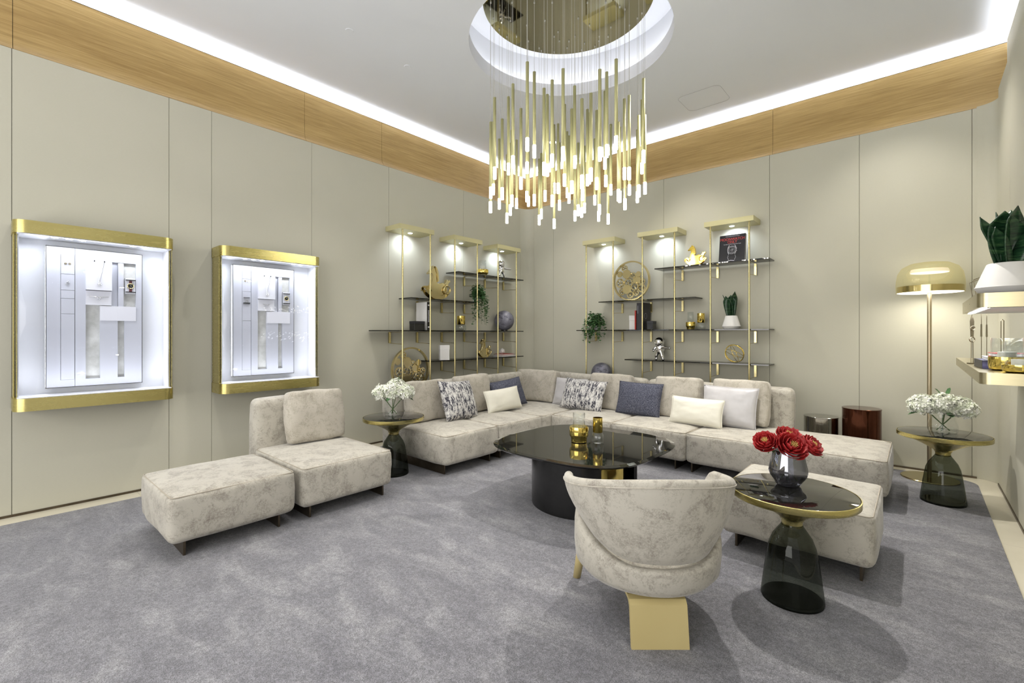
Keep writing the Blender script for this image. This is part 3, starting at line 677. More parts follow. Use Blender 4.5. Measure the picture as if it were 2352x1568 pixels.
# ------------------------------------------------------------------ tub armchair
def armchair():
    t = thing('tub_armchair', 'velvet tub armchair with broad gold blade leg, back turned, in the foreground', 'armchair', (-.935, 1.985, 0), math.radians(41.2))
    sm = lambda q: q*q*(3-2*q)
    def zs(th): q = min(1, max(0, abs(th)-math.radians(22))/math.radians(88)); return .330+.135*sm(q)
    def up(th):
        if abs(th) <= math.radians(118): return zs(th)-.004
        q = (abs(th)-math.radians(118))/math.radians(62); return .461-.085*sm(min(1, q))
    n = 72; bm = NB()
    prof = [(.0, 0), (.15, 0), (.245, .002), (.288, .012), (.312, .042), (.319, .11)]
    rings = []
    for r, z in prof:
        rings.append([bm.verts.new((r*math.sin(2*PI*i/n), -r*math.cos(2*PI*i/n), .20+z)) if r else None for i in range(n)])
    c0 = bm.verts.new((0, 0, .20)); rings = rings[1:]
    for q in (.6, .92, 1.0):
        rr = {.6: .318, .92: .312, 1.0: .297}[q]; rg = []
        for i in range(n):
            th = 2*PI*i/n; th2 = th if th <= PI else th-2*PI; z = .30+(up(th2)-.30)*q
            rg.append(bm.verts.new((rr*math.sin(th), -rr*math.cos(th), z)))
        rings.append(rg)
    for r, dz in ((.27, -.01), (.24, -.045), (.12, -.02)):
        rings.append([bm.verts.new((r*math.sin(2*PI*i/n), -r*math.cos(2*PI*i/n), (.39+dz) if dz != -.01 else up((2*PI*i/n) if i <= n/2 else 2*PI*i/n-2*PI)-.008)) for i in range(n)])
    c1 = bm.verts.new((0, 0, .385))
    for i in range(n):
        j = (i+1) % n; bm.faces.new((c0, rings[0][j], rings[0][i])); bm.faces.new((c1, rings[-1][i], rings[-1][j]))
        for a, b_ in zip(rings, rings[1:]): bm.faces.new((a[i], a[j], b_[j], b_[i]))
    obj('seat', bm, M['velvet'], t, smooth=True)
    # wrap-around back shell
    bm = NB(); A = math.radians(112); N = 56; sec = []
    for i in range(N+1):
        th = -A+2*A*i/N; q = abs(th)/A
        zt = .700-.095*sm(q)-.08*max(0, (q-.88)/.12)**2.2
        zb = zs(th)+.006
        r0 = .300; fl_ = .085*(1-.25*q); hh = zt-zb; tk = .042*(1-.3*max(0, (q-.9)/.1))
        ring = []
        for k in range(9): v = k/8; ring.append((r0+fl_*v**.85+.012*math.sin(PI*v), zb+.008+(hh-.03)*v))
        rt = r0+fl_
        for k in range(1, 8): a = PI*k/8; ring.append((rt-tk/2+tk/2*math.cos(a), zt-.022+.022*math.sin(a)))
        for k in range(9): v = 1-k/8; ring.append((r0+fl_*v**.85-tk-.012*math.sin(PI*v), zb+.008+(hh-.03)*v))
        ring.append((r0-tk*.5, zb)); 
        sec.append([bm.verts.new((r*math.sin(th), -r*math.cos(th), z)) for r, z in ring])
    for a, b_ in zip(sec, sec[1:]):
        m_ = len(a)
        for k in range(m_): bm.faces.new((a[k], a[(k+1) % m_], b_[(k+1) % m_], b_[k]))
    bm.faces.new(sec[0]); bm.faces.new(sec[-1][::-1])
    s = obj('backrest', bm, M['velvet'], t, smooth=True)
    bm = NB(); pts = []
    for i in range(N+1):
        th = -A+2*A*i/N; q = abs(th)/A; zt = .700-.095*sm(q)-.08*max(0, (q-.88)/.12)**2.2; r = .300+.085*(1-.25*q)+.001
        pts.append((r*math.sin(th), -r*math.cos(th), zt-.026))
    tube(bm, pts, .0028, 6); obj('piping', bm, M['velvet2'], s)
    # bent blade leg at the back
    w = .114; path = [(.08, .192), (-.225, .192), (-.250, .186), (-.266, .170), (-.292, FZ)]; th_ = .016; bm = NB()
    path2 = [(.08, .176), (-.222, .176), (-.238, .170), (-.250, .158), (-.276, FZ)]
    poly = path+path2[::-1]; prism(bm, [(p[0], p[1]) for p in poly], 2*w, 'yz', -w)
    for v in bm.verts: v.co.x -= .022
    lg = obj('rear_leg', bm, M['tan'], t); lg['label'] = 'broad gold bent plate leg'
    for s_ in (-1, 1):
        bm = NB(); tube(bm, [(s_*.250, .20, .23), (s_*.275, .255, FZ)], .02, 14, rs=[.026, .019]); obj('front_leg', bm, M['tan'], t, smooth=True)
    return t
armchair()

# ------------------------------------------------------------------ tables
def bell_table(label, x, y):
    t = thing('bell_side_table', label, 'side table', (x, y, 0))
    bm = NB(); prof = [(.128, FZ), (.130, .02), (.127, .05), (.116, .14), (.106, .21), (.097, .26), (.082, .30), (.062, .33), (.047, .352), (.044, .362)]
    lathe(bm, prof, 56, False, False); o = obj('glass_base', bm, M['smoke'], t, smooth=True)
    bm = NB(); lathe(bm, [(0, FZ), (.127, FZ), (.1285, .018), (.122, .024), (0, .018)], 56); obj('glass_foot', bm, M['smoke_base'], o, auto=40)
    bm = NB(); lathe(bm, [(.043, .352), (.044, .375), (.055, .395), (.09, .418), (.14, .445), (.19, .468), (.235, .482), (.262, .486), (.265, .489), (.265, .516), (.261, .517), (.258, .510), (.2, .508), (0, .508)], 72, True, False)
    obj('brass_collar', bm, M['brass'], t, auto=50)
    bm = NB(); lathe(bm, [(0, .5085), (.2575, .5085), (.2578, .5165), (.256, .5172), (0, .5172)], 72); obj('tabletop', bm, M['blackglass'], t, auto=40)
    return t
TZ = .5175
bell_table('glass and brass side table in the right foreground, holding red peonies', -.445, 2.50)
bell_table('glass and brass side table at the left end of the sofa, holding white hydrangeas', -3.50, 2.40)
bell_table('glass and brass side table by the floor lamp on the right', .137, 4.66)

def coffee():
    cx_, cy_ = -1.87, 2.94
    t = thing('coffee_table', 'large black glass coffee table with rounded corners on a black drum base', 'coffee table', (cx_, cy_, 0))
    def sq(a, s, e=3.2):
        c, d = math.cos(a), math.sin(a); return (math.copysign(abs(c)**(2/e), c)*s, math.copysign(abs(d)**(2/e), d)*s)
    n = 96; bm = NB(); rings = []
    for s, z in ((.570, .428), (.588, .440), (.588, .4445), (.560, .4505)):
        rings.append([bm.verts.new((*sq(2*PI*i/n, s), z)) for i in range(n)])
    for a, b_ in zip(rings, rings[1:]):
        for i in range(n): bm.faces.new((a[i], a[(i+1) % n], b_[(i+1) % n], b_[i]))
    bm.faces.new(rings[0][::-1]); bm.faces.new(rings[-1])
    obj('glass_top', bm, M['blackglass'], t)
    # curved shell base, open at one side where the gold lining shows
    bm = NB(); o_ = []; i_ = []; r = .385
    for k in range(57): a = math.radians(20+300*k/56); o_.append((r*math.cos(a), r*math.sin(a))); i_.append(((r-.02)*math.cos(a), (r-.02)*math.sin(a)))
    def strip(bm, A_, B_, z0, z1):
        prev = None
        for (x0, y0), (x1, y1) in zip(A_, B_):
            q = [bm.verts.new((x0, y0, z0)), bm.verts.new((x1, y1, z0)), bm.verts.new((x1, y1, z1)), bm.verts.new((x0, y0, z1))]
            if prev:
                for e in range(4): bm.faces.new((prev[e], prev[(e+1) % 4], q[(e+1) % 4], q[e]))
            else: bm.faces.new(q)
            prev = q
        bm.faces.new(prev)
    strip(bm, o_, i_, FZ, .428); s = obj('drum_base', bm, M['blackgloss'], t, auto=40)
    bm = NB(); o2 = []; i2 = []
    for k in range(25): a = math.radians(-44+68*k/24); o2.append((.315*math.cos(a), .315*math.sin(a))); i2.append((.30*math.cos(a), .30*math.sin(a)))
    strip(bm, o2, i2, FZ, .427); obj('gold_lining', bm, M['gold'], t, auto=40)
    return t
coffee()
def oval_drum(label, x, y, r, h_, m):
    t = thing('drum_side_table', label, 'side table', (x, y, 0))
    bm = NB(); lathe(bm, [(r, FZ), (r, h_-.012)], 64, True, False); obj('body', bm, M[m], t, auto=40)
    bm = NB(); lathe(bm, [(r, h_-.012), (r+.002, h_-.010), (r+.002, h_-.002), (r, h_), (0, h_)], 64, True, False); obj('tabletop', bm, M[m], t, auto=40)
oval_drum('short smoked silver cylinder table against the back wall', -.71, 5.36, .142, .452, 'chrome_s')
oval_drum('tall dark brown cylinder table against the back wall', -.395, 5.36, .148, .562, 'copperbrown')

def floor_lamp():
    t = thing('floor_lamp', 'floor lamp with amber glass dome shade and round base by the back wall', 'lamp', (.072, 5.33, 0))
    bm = NB(); lathe(bm, [(0, FZ), (.19, FZ), (.192, .018), (.188, .022), (0, .022)], 56); obj('base', bm, M['palegold'], t, auto=40)
    bm = NB(); tube(bm, [(0, 0, .02), (0, 0, 1.60)], .0155, 20); obj('pole', bm, M['polebronze'], t, auto=40)
    bm = NB(); pr = [(.222, 1.60), (.224, 1.655), (.222, 1.70), (.212, 1.765), (.185, 1.815), (.13, 1.848), (.07, 1.858), (0, 1.861)]
    lathe(bm, pr, 64, False, False); sh = obj('lamp_shade', bm, M['amberglass'], t, smooth=True)
    bm = NB(); lathe(bm, [(.217, 1.602), (.217, 1.655)], 64, False, False); obj('brass_band', bm, M['palegold'], sh, smooth=True)
    bm = NB(); lathe(bm, [(0, 1.601), (.214, 1.601), (.214, 1.608), (0, 1.608)], 64); obj('diffuser', bm, M['lampglow'], t, auto=40)
    bm = NB(); lathe(bm, [(0, 1.77), (.125, 1.77), (.128, 1.78), (.12, 1.80), (0, 1.806)], 48); obj('inner_reflector', bm, M['lamptop'], t, auto=40)
    bm = NB(); tube(bm, [(0, 0, 1.605), (0, 0, 1.775)], .006, 12); obj('stem', bm, M['clear'], t)
    area('floor_lamp_light', (.072, 5.33, 1.595), (0, 0, 0), .4, .4, 3.0, WARM, 170, 'DISK')
floor_lamp()

# ------------------------------------------------------------------ chandelier
PEND = [(-2.091, 2.55, 2.546), (-2.129, 2.677, 2.544), (-2.289, 2.621, 2.489), (-2.503, 2.811, 2.538), (-2.472, 2.615, 2.446), (-2.783, 2.928, 2.458), (-2.667, 2.774, 2.37), (-2.724, 2.83, 2.272), (-2.458, 2.686, 2.3), (-2.848, 3.073, 2.374), (-2.862, 3.193, 2.269), (-2.693, 3.049, 2.287), (-2.535, 2.89, 2.303), (-2.793, 3.249, 2.405), (-2.347, 2.783, 2.382), (-2.405, 2.93, 2.557), (-2.622, 3.191, 2.422), (-2.753, 3.374, 2.443), (-2.395, 3.012, 2.309), (-2.05, 2.692, 2.401), (-2.165, 2.885, 2.47), (-2.464, 3.25, 2.41), (-2.741, 3.523, 2.294), (-2.753, 3.571, 2.364), (-2.006, 2.731, 2.461), (-2.284, 3.11, 2.303), (-2.671, 3.67, 2.273), (-2.531, 3.478, 2.545), (-2.467, 3.45, 2.525), (-2.534, 3.566, 2.407), (-1.847, 2.642, 2.445), (-2.064, 2.973, 2.392), (-2.539, 3.7, 2.556), (-2.467, 3.625, 2.472), (-1.957, 2.913, 2.301), (-1.992, 3.004, 2.523), (-2.387, 3.605, 2.29), (-2.227, 3.415, 2.275), (-2.452, 3.819, 2.374), (-2.377, 3.752, 2.391), (-1.788, 2.789, 2.274), (-1.996, 3.123, 2.301), (-2.064, 3.303, 2.474), (-1.772, 2.883, 2.345), (-2.203, 3.559, 2.581), (-2.326, 3.855, 2.478), (-1.939, 3.242, 2.404), (-1.66, 2.816, 2.445), (-2.217, 3.754, 2.348), (-2.257, 3.809, 2.304), (-1.914, 3.328, 2.584), (-1.739, 3.051, 2.556), (-1.949, 3.403, 2.467), (-2.156, 3.807, 2.261), (-2.073, 3.709, 2.491), (-1.594, 2.927, 2.54), (-1.808, 3.357, 2.311), (-1.887, 3.527, 2.351), (-1.736, 3.319, 2.458), (-1.633, 3.197, 2.403), (-1.935, 3.793, 2.481), (-1.868, 3.581, 2.297), (-1.631, 3.352, 2.307), (-1.84, 3.755, 2.39), (-1.551, 3.268, 2.53), (-1.781, 3.721, 2.618), (-1.648, 3.497, 2.367)]
HX, HY = -2.198, 3.206
def chandelier():
    t = thing('chandelier', 'large chandelier of slim gold rods with glowing tips under a round mirror canopy', 'chandelier', (HX, HY, 0))
    zc = 4.0
    bm = NB(); lathe(bm, [(0, zc), (.703, zc), (.707, zc+.004), (.707, zc+.05), (0, zc+.05)], 96); obj('mirror_canopy', bm, M['canopy'], t, auto=40)
    bm = NB(); tube(bm, [(0, 0, .094), (0, 0, .635)], .0117, 12); rodm = bm
    rod_me = bpy.data.meshes.new('rod'); bm.to_mesh(rod_me); bm.free(); rod_me.materials.append(M['rod']); rod_me.polygons.foreach_set('use_smooth', [len(p.vertices) == 4 for p in rod_me.polygons])
    bm = NB(); lathe(bm, [(0, 0), (.0115, .002), (.0125, .006), (.0125, .0945)], 14); tip = bpy.data.meshes.new('light_tube'); bm.to_mesh(tip); bm.free(); tip.materials.append(M['tube_light'])
    for x, y, z in PEND:
        lx, ly = x-HX, y-HY
        p = bpy.data.objects.new('pendant_rod', rod_me); C.objects.link(p); p.parent = t; p.location = (lx, ly, z)
        g = bpy.data.objects.new('light_tube', tip); C.objects.link(g); g.parent = p
        bm = NB(); tube(bm, [(0, 0, .634), (0, 0, zc-z)], .0013, 5, caps=False); tube(bm, [(0, 0, zc-z-.012), (0, 0, zc-z)], .006, 8); obj('cord', bm, M['cord'], p)
    return t
chandelier()

# ------------------------------------------------------------------ flowers and vases
def vase(label, x, y, z, prof, m='clear', thick=.003, water=None):
    t = thing('glass_vase', label, 'vase', (x, y, z))
    bm = NB(); lathe(bm, prof, 48, True, False); o = obj('vase_body', bm, M[m], t, auto=50)
    bm = NB(); tube(bm, ring_pts(prof[-1][0], 40, 'xy', (0, 0, prof[-1][1])), .002, 6, True); obj('rim', bm, M['clear'], t, smooth=True)
    if water:
        bm = NB(); lathe(bm, [(0, .004), (water[0]-.004, .004), (water[0]-.004, water[1]), (0, water[1])], 40); obj('thick_base', bm, M['clear'], t, auto=40)
def floret_ball(bm, c, R_, n, pet=.016, squash=.8, rnd=None):
    rnd = rnd or random
    for i in range(n):
        ph = math.acos(1-2*(i+.5)/n*.86); th = i*2.39996
        d = Vector((math.sin(ph)*math.cos(th), math.sin(ph)*math.sin(th), math.cos(ph)))
        d = (d+Vector((rnd.uniform(-.12, .12),)*3)).normalized()
        p = Vector(c)+Vector((d.x, d.y, d.z*squash))*R_*(rnd.uniform(.86, 1.0)+.10*math.sin(th*3+ph*5))
        d = (d+Vector((rnd.uniform(-.5, .5), rnd.uniform(-.5, .5), rnd.uniform(-.5, .5)))).normalized()
        s = d.cross(Vector((.3, .2, 1))).normalized(); u = d.cross(s); a0 = rnd.uniform(0, PI)
        for k in range(4):
            a = a0+k*PI/2; e = s*math.cos(a)+u*math.sin(a); f = s*math.cos(a+PI/2)+u*math.sin(a+PI/2)
            L = pet*rnd.uniform(.8, 1.2); lift = rnd.uniform(.15, .8)
            q = [p, p+e*L*.6+f*L*.42+d*L*lift*.5, p+e*L*1.1+d*L*lift*.3, p+e*L*.6-f*L*.42+d*L*lift*.5]
            bm.faces.new([bm.verts.new(v) for v in q])
    ico = bmesh.ops.create_icosphere(bm, subdivisions=2, radius=R_*.74, matrix=Matrix.Translation(c) @ Matrix.Diagonal((1, 1, squash, 1)))
def leafquad(bm, p, d, L, w, up=Vector((0, 0, 1))):
    s = d.cross(up); s = Vector((1, 0, 0)) if s.length < 1e-3 else s.normalized()
    q = [p, p+d*L*.35+s*w, p+d*L*.75+s*w*.7, p+d*L-up*L*.12, p+d*L*.75-s*w*.7, p+d*L*.35-s*w]
    bm.faces.new([bm.verts.new(v) for v in q])
def hydrangea(label, x, y, z, c, R_, vz, seed, leaf=None, grp=None):
    rnd = random.Random(seed)
    t = thing('white_hydrangea', label, 'flower', (x, y, z), 0, grp)
    bm = NB(); floret_ball(bm, c, R_, 230, R_*.27, .85, rnd); obj('_bloom', bm, M['petal_w'], t).name = 'bloom'
    bm = NB(); tube(bm, [(-c[0]*.35, -c[1]*.35, .012), (c[0]*.2, c[1]*.2, vz*.6), (c[0]*.6, c[1]*.6, vz), (c[0], c[1], c[2]-R_*.4)], .0038, 6); obj('stem', bm, M['stem'], t)
    if leaf:
        bm = NB()
        for d, off in leaf: leafquad(bm, Vector(off), Vector(d).normalized(), .075, .022)
        obj('leaf', bm, M['leaf'], t)
# left table
vx, vy = -3.56, 2.43
vase('clear glass vase of white hydrangeas on the left side table', vx, vy, TZ, [(0, 0), (.066, 0), (.072, .01), (.074, .03), (.072, .12), (.071, .135)], water=(.07, .03))
for k, (c, R_, lb, lf) in enumerate([((-.075, -.065, .20), .075, 'white hydrangea on the left of the bouquet on the left side table', None), ((.085, .07, .205), .078, 'white hydrangea on the right of the bouquet on the left side table', [((.8, .7, -.5), (.09, .08, .17))]),
                       ((.035, -.02, .225), .085, 'white hydrangea at the front centre of the left side table bouquet', [((.5, -.6, -.2), (.04, -.06, .17))]), ((-.03, .06, .25), .078, 'white hydrangea at the top rear of the left side table bouquet', [((.1, .1, 1), (0, .06, .29))])]):
    hydrangea(lb, vx, vy, TZ, c, R_, .13, 10+k, lf)
vx, vy = .137, 4.72
vase('low clear glass vase of white hydrangeas on the side table by the floor lamp', vx, vy, TZ, [(0, 0), (.078, 0), (.086, .012), (.088, .035), (.083, .07), (.072, .10), (.068, .135)], water=(.082, .035))
for k, (c, R_, lb, lf) in enumerate([((-.11, -.05, .195), .085, 'white hydrangea on the left of the bouquet by the floor lamp', [((-.9, -.3, -.3), (-.13, -.08, .15))]), ((.10, .03, .18), .088, 'white hydrangea on the right of the bouquet by the floor lamp', [((-.2, -1, .1), (.04, -.06, .15)), ((.3, -1, .0), (.03, -.06, .14))]),
                       ((0, -.02, .205), .085, 'white hydrangea in the middle of the bouquet by the floor lamp', [((.3, .2, 1), (0.02, 0, .27)), ((-.6, .1, .8), (0, 0, .27))]), ((.02, .09, .205), .075, 'white hydrangea at the rear of the bouquet by the floor lamp', None)]):
    hydrangea(lb, vx, vy, TZ, c, R_, .13, 20+k, lf)
# red peonies
vx, vy = -.475, 2.575
vase('mirrored smoky glass vase holding red peonies on the foreground side table', vx, vy, TZ, [(0, 0), (.045, 0), (.055, .006), (.060, .02), (.078, .045), (.084, .065), (.082, .085), (.074, .125), (.066, .165), (.065, .168)], 'mirrorglass', water=(.05, .02))
def peony(label, c, R_, seed, tilt):
    rnd = random.Random(seed); t = thing('red_peony', label, 'flower', (vx, vy, TZ))
    Q = Vector((0, 0, 1)).rotation_difference(Vector(tilt).normalized()); c = Vector(c); bm = NB()
    for ring_, (np_, h0, h1, rad, sz) in enumerate(((5, -.42, .10, 1.0, .80), (6, -.40, .34, .90, .66), (6, -.36, .50, .74, .62), (5, -.30, .56, .56, .70), (5, -.25, .52, .38, .72))):
        for k in range(np_):
            a = 2*PI*k/np_+ring_*.55+rnd.uniform(-.15, .15); nu, nv = 8, 5; g = []; jr = rnd.uniform(.93, 1.06)
            for i in range(nu+1):
                row = []
                for j in range(nv+1):
                    uu = (i/nu-.5)*2; vv = j/nv*(1-.22*uu**4); aa = a+uu*sz*(.55+.45*vv)
                    ruf = .035*math.sin(uu*9+k*2+ring_*1.7)*vv**3
                    rr = R_*rad*jr*(.10+.90*math.sin(vv*PI/2)**.8)*(1+ruf)+R_*.07*(vv**6 if ring_ < 3 else -vv**4)
                    zz = R_*(h0+(h1-h0)*vv**1.7+ruf*1.6)
                    row.append(bm.verts.new(c+Q @ Vector((rr*math.cos(aa), rr*math.sin(aa), zz))))
                g.append(row)
            for i in range(nu):
                for j in range(nv): bm.faces.new((g[i][j], g[i+1][j], g[i+1][j+1], g[i][j+1]))
    o = obj('_bloom', bm, M['petal_r'], t, smooth=True); o.name = 'bloom'
    md = o.modifiers.new('s', 'SOLIDIFY'); md.thickness = .0012
    bm = NB()
    for k in range(26):
        a = k*2.4; r = R_*.22*math.sqrt(k/26); p = c+Q @ Vector((r*math.cos(a), r*math.sin(a), R_*.12)); q = c+Q @ Vector((r*1.2*math.cos(a), r*1.2*math.sin(a), R_*rnd.uniform(.40, .52)))
        tube(bm, [p, q], .0013, 4)
    obj('stamens', bm, M['stamen'], t)
    bm = NB(); tube(bm, [(-c.x*.4, -c.y*.4, .02), (c.x*.3, c.y*.3, .12), (c.x*.8, c.y*.8, .17), (c.x, c.y, c.z-R_*.25)], .0035, 6); obj('stem', bm, M['stem'], t)
# camera-right is (+.75,+.66); towards viewer is (+.66,-.75)
peony('red peony facing the viewer at the front of the vase', (.022, -.035, .195), .066, 1, (.50, -.60, .62))
peony('red peony on the left side of the vase', (-.085, -.055, .203), .055, 2, (-.1, -.8, .75))
peony('red peony on the right side of the vase', (.085, .055, .192), .056, 3, (.75, -.15, .72))
peony('red peony at the back of the bunch, highest above the vase', (-.005, .035, .225), .060, 4, (.25, -.3, .9))
bm = NB(); tube(bm, [(.02, 0, .16), (.08, .06, .165), (.13, .095, .135)], .0018, 5); tube(bm, [(-.02, -.01, .15), (-.065, -.05, .17), (-.075, -.058, .15)], .002, 5)
t = obj('loose_stem', bm, M['stem']); t.location = (vx, vy, TZ); tag(t, 'thin green stem drooping over the rim of the peony vase', 'stem')

# ------------------------------------------------------------------ candle holders
def candle_low(label, x, y, z, s=1, tall=.12, gold_h=.07, r=.04, wax=True, group=None):
    t = thing('candle_holder', label, 'candle holder', (x, y, z), 0, group)
    bm = NB(); lathe(bm, [(0, 0), (r*.8, 0), (r*.92, .004), (r*.95, gold_h*.3), (r*1.1, gold_h*.42), (r*1.12, gold_h*.5), (r*1.12, gold_h*.92), (r*1.08, gold_h), (r*.9, gold_h)], 40); obj('gold_cup', bm, M['gold'], t, auto=50)
    bm = NB(); lathe(bm, [(r*.72, gold_h+.001), (r*.72, gold_h+tall)], 36, False, False); g = obj('glass_sleeve', bm, M['clear'], t, smooth=True)
    g.modifiers.new('s', 'SOLIDIFY').thickness = .003
    if wax: bm = NB(); lathe(bm, [(0, gold_h+.002), (r*.45, gold_h+.002), (r*.45, gold_h+tall*.42), (0, gold_h+tall*.42)], 24); obj('candle', bm, M['wax'], t, auto=40)
    return t
def candle_gold(label, x, y, z, r=.028, h_=.14, group=None):
    t = thing('tealight_vase', label, 'candle holder', (x, y, z), 0, group)
    bm = NB(); lathe(bm, [(0, 0), (r*.9, 0), (r*1.2, .008), (r*1.25, h_*.25), (r*1.05, h_*.38), (r*.85, h_*.42)], 36, True, False); g = obj('glass_foot', bm, M['clear'], t, smooth=True); g.modifiers.new('s', 'SOLIDIFY').thickness = .003
    bm = NB(); lathe(bm, [(r*.9, h_*.42), (r*.98, h_*.44), (r*.98, h_), (r*.9, h_), (r*.88, h_*.46), (0, h_*.46)], 36, True, False); obj('gold_cup', bm, M['gold'], t, auto=50)
    return t
candle_low('gold candle bowl with clear glass sleeve on the coffee table', -1.885, 2.90, .451, r=.062, gold_h=.115, tall=.10, wax=False)
candle_gold('slim gold and clear glass vase beside the gold bowl on the coffee table', -1.765, 2.965, .451, .036, .185)
candle_low('gold candle holder with white candle on the top shelf of the left wall unit', -4.52, 4.535, 2.046, r=.075, gold_h=.085, tall=.13)
candle_gold('gold and glass candle holder on the long shelf of the left wall unit', -4.5, 4.12, 1.291, .055, .19)
candle_low('gold candle holder with clear glass sleeve beside the white potted snake plant shelf', -2.02, 5.5, 1.301, r=.048, gold_h=.085, tall=.12, wax=False)
candle_gold('gold topped glass candle holder, right one of the pair on the back wall shelf', -1.9, 5.5, 1.301, .042, .185)

# ------------------------------------------------------------------ shelf objects
def rocking_horse(label, x, y, z, s, rz, m='gold'):
    """cut and folded sheet-metal rocking horse; local x = length, faces -x"""
    t = thing('rocking_horse_sculpture', label, 'sculpture', (x, y, z), rz)
    P_ = lambda l: [(a*s, b_*s) for a, b_ in l]
    rock = []; n = 14
    for k in range(n+1): a = math.radians(205+130*k/n); rock.append((.58*math.cos(a), .58+.58*math.sin(a)))
    for k in range(n+1): a = math.radians(332-124*k/n); rock.append((.52*math.cos(a), .62+.50*math.sin(a)))
    for w_ in (-.10, .09):
        bm = NB(); prism(bm, P_(rock), .012*s, 'xz', w_*s); obj('rocker', bm, M[m], t)
    body = [(-.30, .22), (-.22, .14), (-.10, .10), (.05, .08), (.18, .10), (.30, .16), (.36, .28), (.40, .42), (.46, .55), (.52, .58), (.50, .66), (.44, .62), (.38, .66), (.34, .56), (.28, .50), (.20, .54), (.06, .50), (-.02, .52), (-.05, .66), (-.04, .80), (-.08, .90), (-.13, .98), (-.15, 1.05), (-.18, .98), (-.25, .92), (-.31, .84), (-.36, .80), (-.34, .76), (-.27, .78), (-.21, .78), (-.19, .70), (-.22, .58), (-.26, .46), (-.29, .34)]
    bm = NB(); prism(bm, P_(body), .13*s, 'xz', -.065*s); b0 = obj('body', bm, M[m], t); b0.modifiers.new('b', 'BEVEL').width = .012*s
    mane = [(-.12, 1.02), (-.06, .98), (.0, .86), (.02, .72), (.03, .58), (-.03, .54), (-.04, .68), (-.05, .80), (-.09, .90)]
    bm = NB(); prism(bm, P_(mane), .18*s, 'xz', -.09*s); obj('mane', bm, M[m], t)
    for w_ in (-.12, .09):
        leg = [(-.24, .34), (-.34, .42), (-.44, .40), (-.52, .26), (-.50, .24), (-.42, .34), (-.35, .34), (-.27, .24)]
        bm = NB(); prism(bm, P_(leg), .03*s, 'xz', w_*s); obj('foreleg', bm, M[m], t)
        saddle = ring_pts(.13*s, 20, 'xz', (.34*s, (w_+.015)*s, .32*s)); bm = NB(); tube(bm, saddle, .02*s, 6, True); obj('haunch_scroll', bm, M[m], t, smooth=True)
    return t
rocking_horse('large gold rocking horse sculpture on the second shelf of the left wall unit', -4.5, 3.71, 1.671, .40, R90, 'palegold')
rocking_horse('small gold rocking horse sculpture on the low shelf of the left wall unit', -4.5, 4.55, .923, .245, R90, 'palegold')
rocking_horse('bright gold rocking horse sculpture on the top shelf of the back wall unit', -1.965, 5.5, 2.046, .235, 0, 'gold')

def gear(bm, c, r, w=.012, teeth=14, spokes=5, solid=False):
    cx_, cz = c
    out = []; inn = []; n = teeth*4
    for k in range(n):
        a = 2*PI*k/n; rr = r*(1.0 if k % 4 < 2 else .86); out.append((cx_+rr*math.cos(a), cz+rr*math.sin(a))); inn.append((cx_+r*.68*math.cos(a), cz+r*.68*math.sin(a)))
    if solid: prism(bm, out, w, 'xz', -w/2); return
    A_ = [[bm.verts.new((x, yy, z)) for x, z in L_] for yy in (-w/2, w/2) for L_ in (out, inn)]
    o0, i0, o1, i1 = A_
    for k in range(n):
        j = (k+1) % n
        for q in ((o0[k], o0[j], i0[j], i0[k]), (o1[k], i1[k], i1[j], o1[j]), (o0[k], o1[k], o1[j], o0[j]), (i0[k], i0[j], i1[j], i1[k])): bm.faces.new(q)
    for s_ in range(spokes):
        a = 2*PI*s_/spokes; tube(bm, [(cx_, 0, cz), (cx_+r*.7*math.cos(a), 0, cz+r*.7*math.sin(a))], w*.42, 4)
    tube(bm, [(cx_, -w*.6, cz), (cx_, w*.6, cz)], r*.16, 10)
def gear_ring(label, x, y, z, R_, rz, m='palegold'):
    t = thing('gear_wheel_sculpture', label, 'sculpture', (x, y, z), rz)
    bm = NB(); n = 72; w = .035; rr0 = R_*.93
    A_ = [[bm.verts.new((r*math.cos(2*PI*k/n), yy, R_+r*math.sin(2*PI*k/n))) for k in range(n)] for yy in (-w/2, w/2) for r in (R_, rr0)]
    o0, i0, o1, i1 = A_
    for k in range(n):
        j = (k+1) % n
        for q in ((o0[k], o0[j], i0[j], i0[k]), (o1[k], i1[k], i1[j], o1[j]), (o0[k], o1[k], o1[j], o0[j]), (i0[k], i0[j], i1[j], i1[k])): bm.faces.new(q)
    obj('hoop', bm, M[m], t, auto=40)
    G = [(-.62, -.08, .24, 0, 0), (-.38, .66, .17, 0, .01), (-.22, .34, .24, 1, -.012), (-.66, .38, .16, 1, .012), (.10, .26, .16, 0, 0), (-.18, -.10, .26, 0, .012), (-.22, -.42, .26, 1, -.006), (.22, -.30, .22, 0, -.014), (.30, .02, .24, 1, .008),
         (.56, -.40, .22, 0, .004), (.24, -.62, .16, 0, .012), (.62, -.08, .16, 0, -.01), (-.52, -.52, .19, 0, .006), (-.05, -.70, .20, 0, .002), (.40, .30, .15, 1, -.006)]
    for a, b_, r, so, oy in G:
        bm = NB(); gear(bm, (a*R_, R_+b_*R_), r*R_, .012, 12 if r < .2 else 16, 5, bool(so))
        o = obj('gear', bm, M[m], t); o.location.y = oy
    return t
gear_ring('gold hoop filled with gears on the second shelf of the back wall unit', -2.78, 5.5, 1.676, .255, 0)
gear_ring('gold hoop filled with gears standing low beside the left sofa end', -4.5, 3.32, .561, .265, R90)

